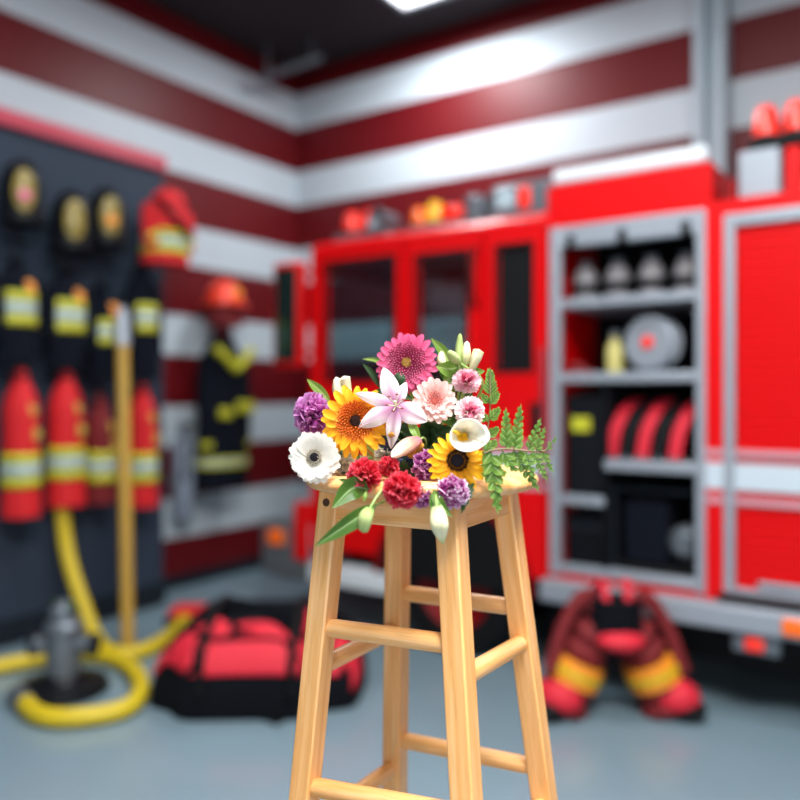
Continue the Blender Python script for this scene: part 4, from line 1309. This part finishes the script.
bud('cream tubular bud leaning outward at the far top right', [(471, 371, 1.385), (475, 360, 1.38), (479, 349, 1.38)], 5.5, PM['bud_white'], 'alstroemeria_bud', 'buds at the top right', shape=lambda t: .55 + .45 * min(1, t * 1.6))
bud('short green bud leaning toward the deep pink gerbera', [(460, 363, 1.38), (454, 357, 1.375), (448, 351, 1.37)], 5, PM['bud_green'], 'alstroemeria_bud', 'buds at the top right')
bud('pale bud standing near the petals of the deep pink gerbera', [(444, 366, 1.40), (441, 360, 1.40), (441, 351, 1.40)], 4.5, PM['bud_white'], 'alstroemeria_bud', 'buds at the top right')

# leaves
leaf('broad dark green leaf reaching over the seat edge below the ivory gerbera', [(368, 489, 1.245), (352, 489, 1.232), (332, 508, 1.215)], 11.5, 'leaf')
leaf('long narrow green leaf hanging across the left stool leg', [(376, 505, 1.215), (350, 523, 1.195), (315, 546, 1.19)], 8.5, 'leaf')
leaf('small narrow leaf poking out beside the left side of the red carnation', [(362, 483, 1.27), (350, 482, 1.26), (338, 479, 1.26)], 3, 'leaf')
leaf('green leaf tip showing over the purple carnation', [(330, 402, 1.41), (318, 389, 1.41), (307, 379, 1.41)], 5, 'leaf_light')
leaf('thin leaf pointing left beside the deep pink gerbera', [(386, 366, 1.44), (376, 360, 1.44), (362, 359, 1.44)], 2.4, 'leaf_light')
leaf('thin dark leaf crossing down left of the deep pink gerbera', [(380, 388, 1.44), (371, 372, 1.44), (363, 364, 1.44)], 3, 'leaf_dark')
leaf('curled pale green leaf at the very top beside the deep pink gerbera', [(449, 362, 1.42), (442, 350, 1.42), (431, 338, 1.415)], 5, 'leaf_light')
leaf('broad fresh leaf spread under the top right buds', [(462, 366, 1.40), (450, 369, 1.39), (436, 366, 1.385)], 9, 'leaf_light')
leaf('fresh leaf standing between peach gerbera and pale pink rose', [(452, 396, 1.40), (450, 383, 1.395), (448, 369, 1.39)], 8, 'leaf_light')
leaf('pointed cream green leaf sticking out right of the pale pink rose', [(470, 372, 1.39), (477, 372, 1.385), (485, 371, 1.38)], 4.5, 'leaf_light')
leaf('bright leaf curving down between open lily and calla', [(409, 421, 1.325), (415, 431, 1.31), (420, 444, 1.305)], 4.5, 'leaf_light')
leaf('green leaf hugging the small red carnation', [(380, 470, 1.29), (377, 473, 1.285), (371, 480, 1.28)], 6, 'leaf')
leaf('dark leaf trailing below the white edged carnation', [(470, 476, 1.26), (468, 492, 1.235), (461, 514, 1.22)], 5, 'leaf_dark', serr=.25)
leaf('green leaf folded over the white and green bud', [(434, 490, 1.235), (440, 504, 1.205), (452, 517, 1.19)], 5.5, 'leaf')
leaf('small green leaf left of the white and green bud', [(438, 490, 1.24), (434, 500, 1.22), (431, 511, 1.21)], 5, 'leaf')
leaf('green leaf showing between ivory and orange gerberas', [(342, 447, 1.35), (337, 455, 1.335), (334, 468, 1.33)], 4, 'leaf')
leaf('small leaf under the tan lily bud', [(402, 432, 1.33), (412, 434, 1.33), (424, 437, 1.33)], 5, 'leaf_dark')
leaf('tiny leaf tip dropping beneath the broad dark leaf', [(366, 492, 1.235), (365, 497, 1.23), (364, 502, 1.23)], 2.2, 'leaf_light')


# dark sprigs that fill the heart of the bouquet
def sprig(label, c, D, rpx, n, m, seed, group='dark sprigs in the heart of the bouquet'):
    rnd = random.Random(seed)
    p = W(c[0], c[1], D)
    t = thing('leafy_sprig', label, 'foliage', seat_base(p, D), group)
    stem_to(t, p, N(0, .2, 1), .003, 'fern_stem')
    for i in range(n):
        a = i * 2.39996
        r = rpx * math.sqrt((i + .7) / n)
        q = (c[0] + r * math.cos(a), c[1] + r * math.sin(a), D - .015 + rnd.uniform(-.01, .015))
        mid = (c[0] + r * .5 * math.cos(a) + rnd.uniform(-3, 3), c[1] + r * .5 * math.sin(a) + rnd.uniform(-3, 3), D - .01)
        leaf_mb([p, W(*mid), W(*q)], rnd.uniform(5.5, 8) * D * PX, .3).build('leaf', M[m], t, angle=80)


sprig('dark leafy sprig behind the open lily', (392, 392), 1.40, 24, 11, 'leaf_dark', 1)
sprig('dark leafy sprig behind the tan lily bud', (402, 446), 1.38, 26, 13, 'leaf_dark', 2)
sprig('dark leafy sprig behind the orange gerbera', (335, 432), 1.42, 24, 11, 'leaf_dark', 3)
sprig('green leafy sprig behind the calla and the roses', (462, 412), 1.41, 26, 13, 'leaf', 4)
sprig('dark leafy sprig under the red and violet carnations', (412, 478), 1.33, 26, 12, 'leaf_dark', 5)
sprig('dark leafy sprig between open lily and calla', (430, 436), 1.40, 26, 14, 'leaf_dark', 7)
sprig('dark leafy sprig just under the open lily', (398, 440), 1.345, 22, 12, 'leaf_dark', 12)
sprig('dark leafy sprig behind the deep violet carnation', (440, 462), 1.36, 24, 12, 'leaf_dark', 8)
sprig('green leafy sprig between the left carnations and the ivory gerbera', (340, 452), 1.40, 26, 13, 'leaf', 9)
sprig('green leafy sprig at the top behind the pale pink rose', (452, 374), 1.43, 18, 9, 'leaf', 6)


def spray(label, name, spots, D, m, cat='flower'):
    p = W(spots[0][0], spots[0][1], D)
    t = thing(name, label, cat, seat_base(p, D))
    for (x, y, r) in spots:
        b = MB()
        q = W(x, y, D)
        for i in range(26):
            a = i * 2.39996; f = math.sqrt((i + .5) / 26)
            b.ball(q + (RGT * math.cos(a) + UP * math.sin(a)) * f * r * D * PX - FWD * (.012 * (1 - f * f)), random.uniform(.0022, .0036), 7, 5)
        o = b.build('floret_cluster', m, t)
        o['kind'] = 'stuff'
        if (x, y, r) != spots[0]:
            MB().tube([q + FWD * .004, p + FWD * .03], .0015, 6).build('side_stem', M['stem'], t)
    stem_to(t, p + FWD * .003, -FWD, .0025)


spray('indigo statice florets showing between the open lily and the red carnations', 'statice', [(404, 462, 12), (391, 442, 10), (415, 457, 9), (412, 472, 8)], 1.338, PM['navy'])
spray('golden brown filler florets beside the tan lily bud', 'goldenrod', [(412, 452, 6), (392, 434, 5), (418, 446, 5)], 1.318, PM['golden'])

# leatherleaf ferns on the right


def pinna_mb(a, b_, w, n, D, leaflet=.9, tipfrac=.45, bend=0):
    """a side branch from a to b_ (pixels at distance D): paired toothed leaflets that merge toward the tip"""
    A, B = W(*a, D), W(*b_, D)
    ax_ = (B - A)
    L = ax_.length
    ax_.normalize()
    side = ax_.cross(-FWD).normalized()
    nrm = side.cross(ax_)
    wm = w * D * PX
    mb = MB()
    mb.tube([A, A.lerp(B, .5) + nrm * .001, B], [.0011, .0009, .0004], 6)
    for i in range(n):
        for s in (-1, 1):
            f = (i + (.55 if s > 0 else .9)) / n * .92
            root = A + ax_ * L * (f - .06) + side * bend * math.sin(PI * f) * wm
            ln_ = wm * 1.2 * (1.0 - .68 * f ** 1.5) * random.uniform(.9, 1.08)
            wd = min(L / n * .48, ln_ * .38)
            lean = .80 + .2 * f
            d = (side * s * math.cos(lean) + ax_ * math.sin(lean)).normalized()
            lift = random.uniform(-.15, .25)
            cr_ = d.cross(nrm).normalized()

            def fn(t, v, root=root, d=d, cr_=cr_, ln_=ln_, wd=wd, lift=lift):
                q = (v - .5) * 2
                hw = wd * max(.04, math.sin(PI * min(1, t * .93 + .05)) ** .75) * (1 + .16 * math.sin(t * 26))
                return root + d * ln_ * t + cr_ * q * hw + nrm * (lift * ln_ * t * t + .2 * hw * abs(q) + .0006)
            mb.grid(fn, 8, 4)
    # terminal leaflet
    d = ax_

    def tipf(t, v):
        q = (v - .5) * 2
        hw = wm * .42 * (max(.03, (1 - t)) ** .9) * (.55 + .45 * abs(math.sin(t * 10))) * min(1, .3 + t * 4)
        return B - d * L * .38 + d * L * .40 * t + side * q * hw + nrm * .0008
    mb.grid(tipf, 28, 4)
    return mb


def fern(label, D, rach, pins, base=None):
    P = [W(x, y, D) for x, y in rach]
    t = thing('fern_frond', label, 'fern', base or seat_base(P[0], D, .8), 'fern fronds on the right of the bouquet')
    MB().tube(spline(P, 6), .0014, 8).build('rachis', M['fern_stem'], t)
    stem_to(t, P[0], N(0, .1, 1), .0016, 'fern_stem', 'stalk')
    for a, b_, w, n in pins:
        dd = random.uniform(-.006, .006)
        pinna_mb(a, b_, w, n, D + dd).build('pinna', M['fern'], t, angle=80)


fern('widest fern frond spreading past the right rim of the seat', 1.245, [(484, 453), (494, 450), (510, 449), (528, 451), (545, 451)],
     [((506, 449), (506, 408), 8.5, 6), ((514, 450), (521, 404), 9, 6), ((528, 451), (541, 418), 7, 5), ((536, 451), (545, 427), 6, 4), ((545, 451), (557, 437), 4.5, 2),
      ((491, 451), (498, 514), 13, 6), ((514, 450), (539, 492), 9, 6), ((526, 451), (534, 478), 7, 4), ((533, 451), (547, 481), 6.5, 5), ((542, 451), (553, 473), 5.5, 4),
      ((502, 450), (516, 472), 10, 3), ((482, 453), (497, 440), 7, 3)])
fern('upright fern frond rising behind the blush white rose', 1.385, [(480, 458), (486, 436), (490, 410), (490, 372)],
     [((487, 436), (499, 428), 7, 4), ((486, 440), (476, 430), 7, 4), ((489, 420), (500, 408), 7, 4), ((488, 422), (477, 412), 6, 4), ((490, 404), (499, 392), 6, 4), ((490, 404), (481, 394), 6, 4), ((490, 396), (490, 368), 9, 7), ((485, 445), (497, 444), 7, 4)])
fern('low fern frond lying on the seat beside the sunflower', 1.33, [(470, 462), (480, 467), (490, 472), (497, 476)],
     [((476, 464), (487, 478), 8, 5), ((480, 467), (494, 462), 8, 5), ((488, 471), (506, 474), 8, 5), ((476, 464), (484, 452), 7, 4)])

# ------------------------------------------------------------------ light, camera, output look
w = bpy.data.worlds.new('daylight')
scene.world = w
w.use_nodes = True
w.node_tree.nodes['Background'].inputs[0].default_value = (.68, .76, .85, 1)
w.node_tree.nodes['Background'].inputs[1].default_value = .25

bay = bpy.data.lights.new('added front fill', 'AREA')  # unseen area light behind the camera, added as frontal fill
bay.shape = 'RECTANGLE'
bay.size, bay.size_y = 4.5, 3.2
bay.energy = 120
bay.color = (.96, .98, 1)
bo_ = bpy.data.objects.new('added_front_fill', bay)
COL.objects.link(bo_)
bo_.location = (2.6, -3.6, 1.9)
bo_.rotation_euler = Vector((-.55, .83, 0)).to_track_quat('-Z', 'Y').to_euler()

cam = bpy.data.cameras.new('camera')
cam.sensor_width = 36
cam.lens = F_PX / 800 * 36
cam.shift_y = -5 / 800
cam.clip_start = .05
cam.dof.use_dof = True
cam.dof.focus_distance = 1.33
cam.dof.aperture_fstop = cam.lens / 1000 / .035
co = bpy.data.objects.new('camera', cam)
COL.objects.link(co)
co.location = CAMLOC
co.rotation_euler = (PI / 2, 0, math.atan2(-FWD.x, FWD.y))
scene.camera = co
scene.view_settings.view_transform = 'Standard'
scene.view_settings.look = 'None'
scene.view_settings.gamma = 1
scene.view_settings.use_curve_mapping = False
scene.view_settings.exposure = .28
scene.cycles.use_denoising = True
scene.cycles.max_bounces = 8
scene.cycles.sample_clamp_indirect = 6
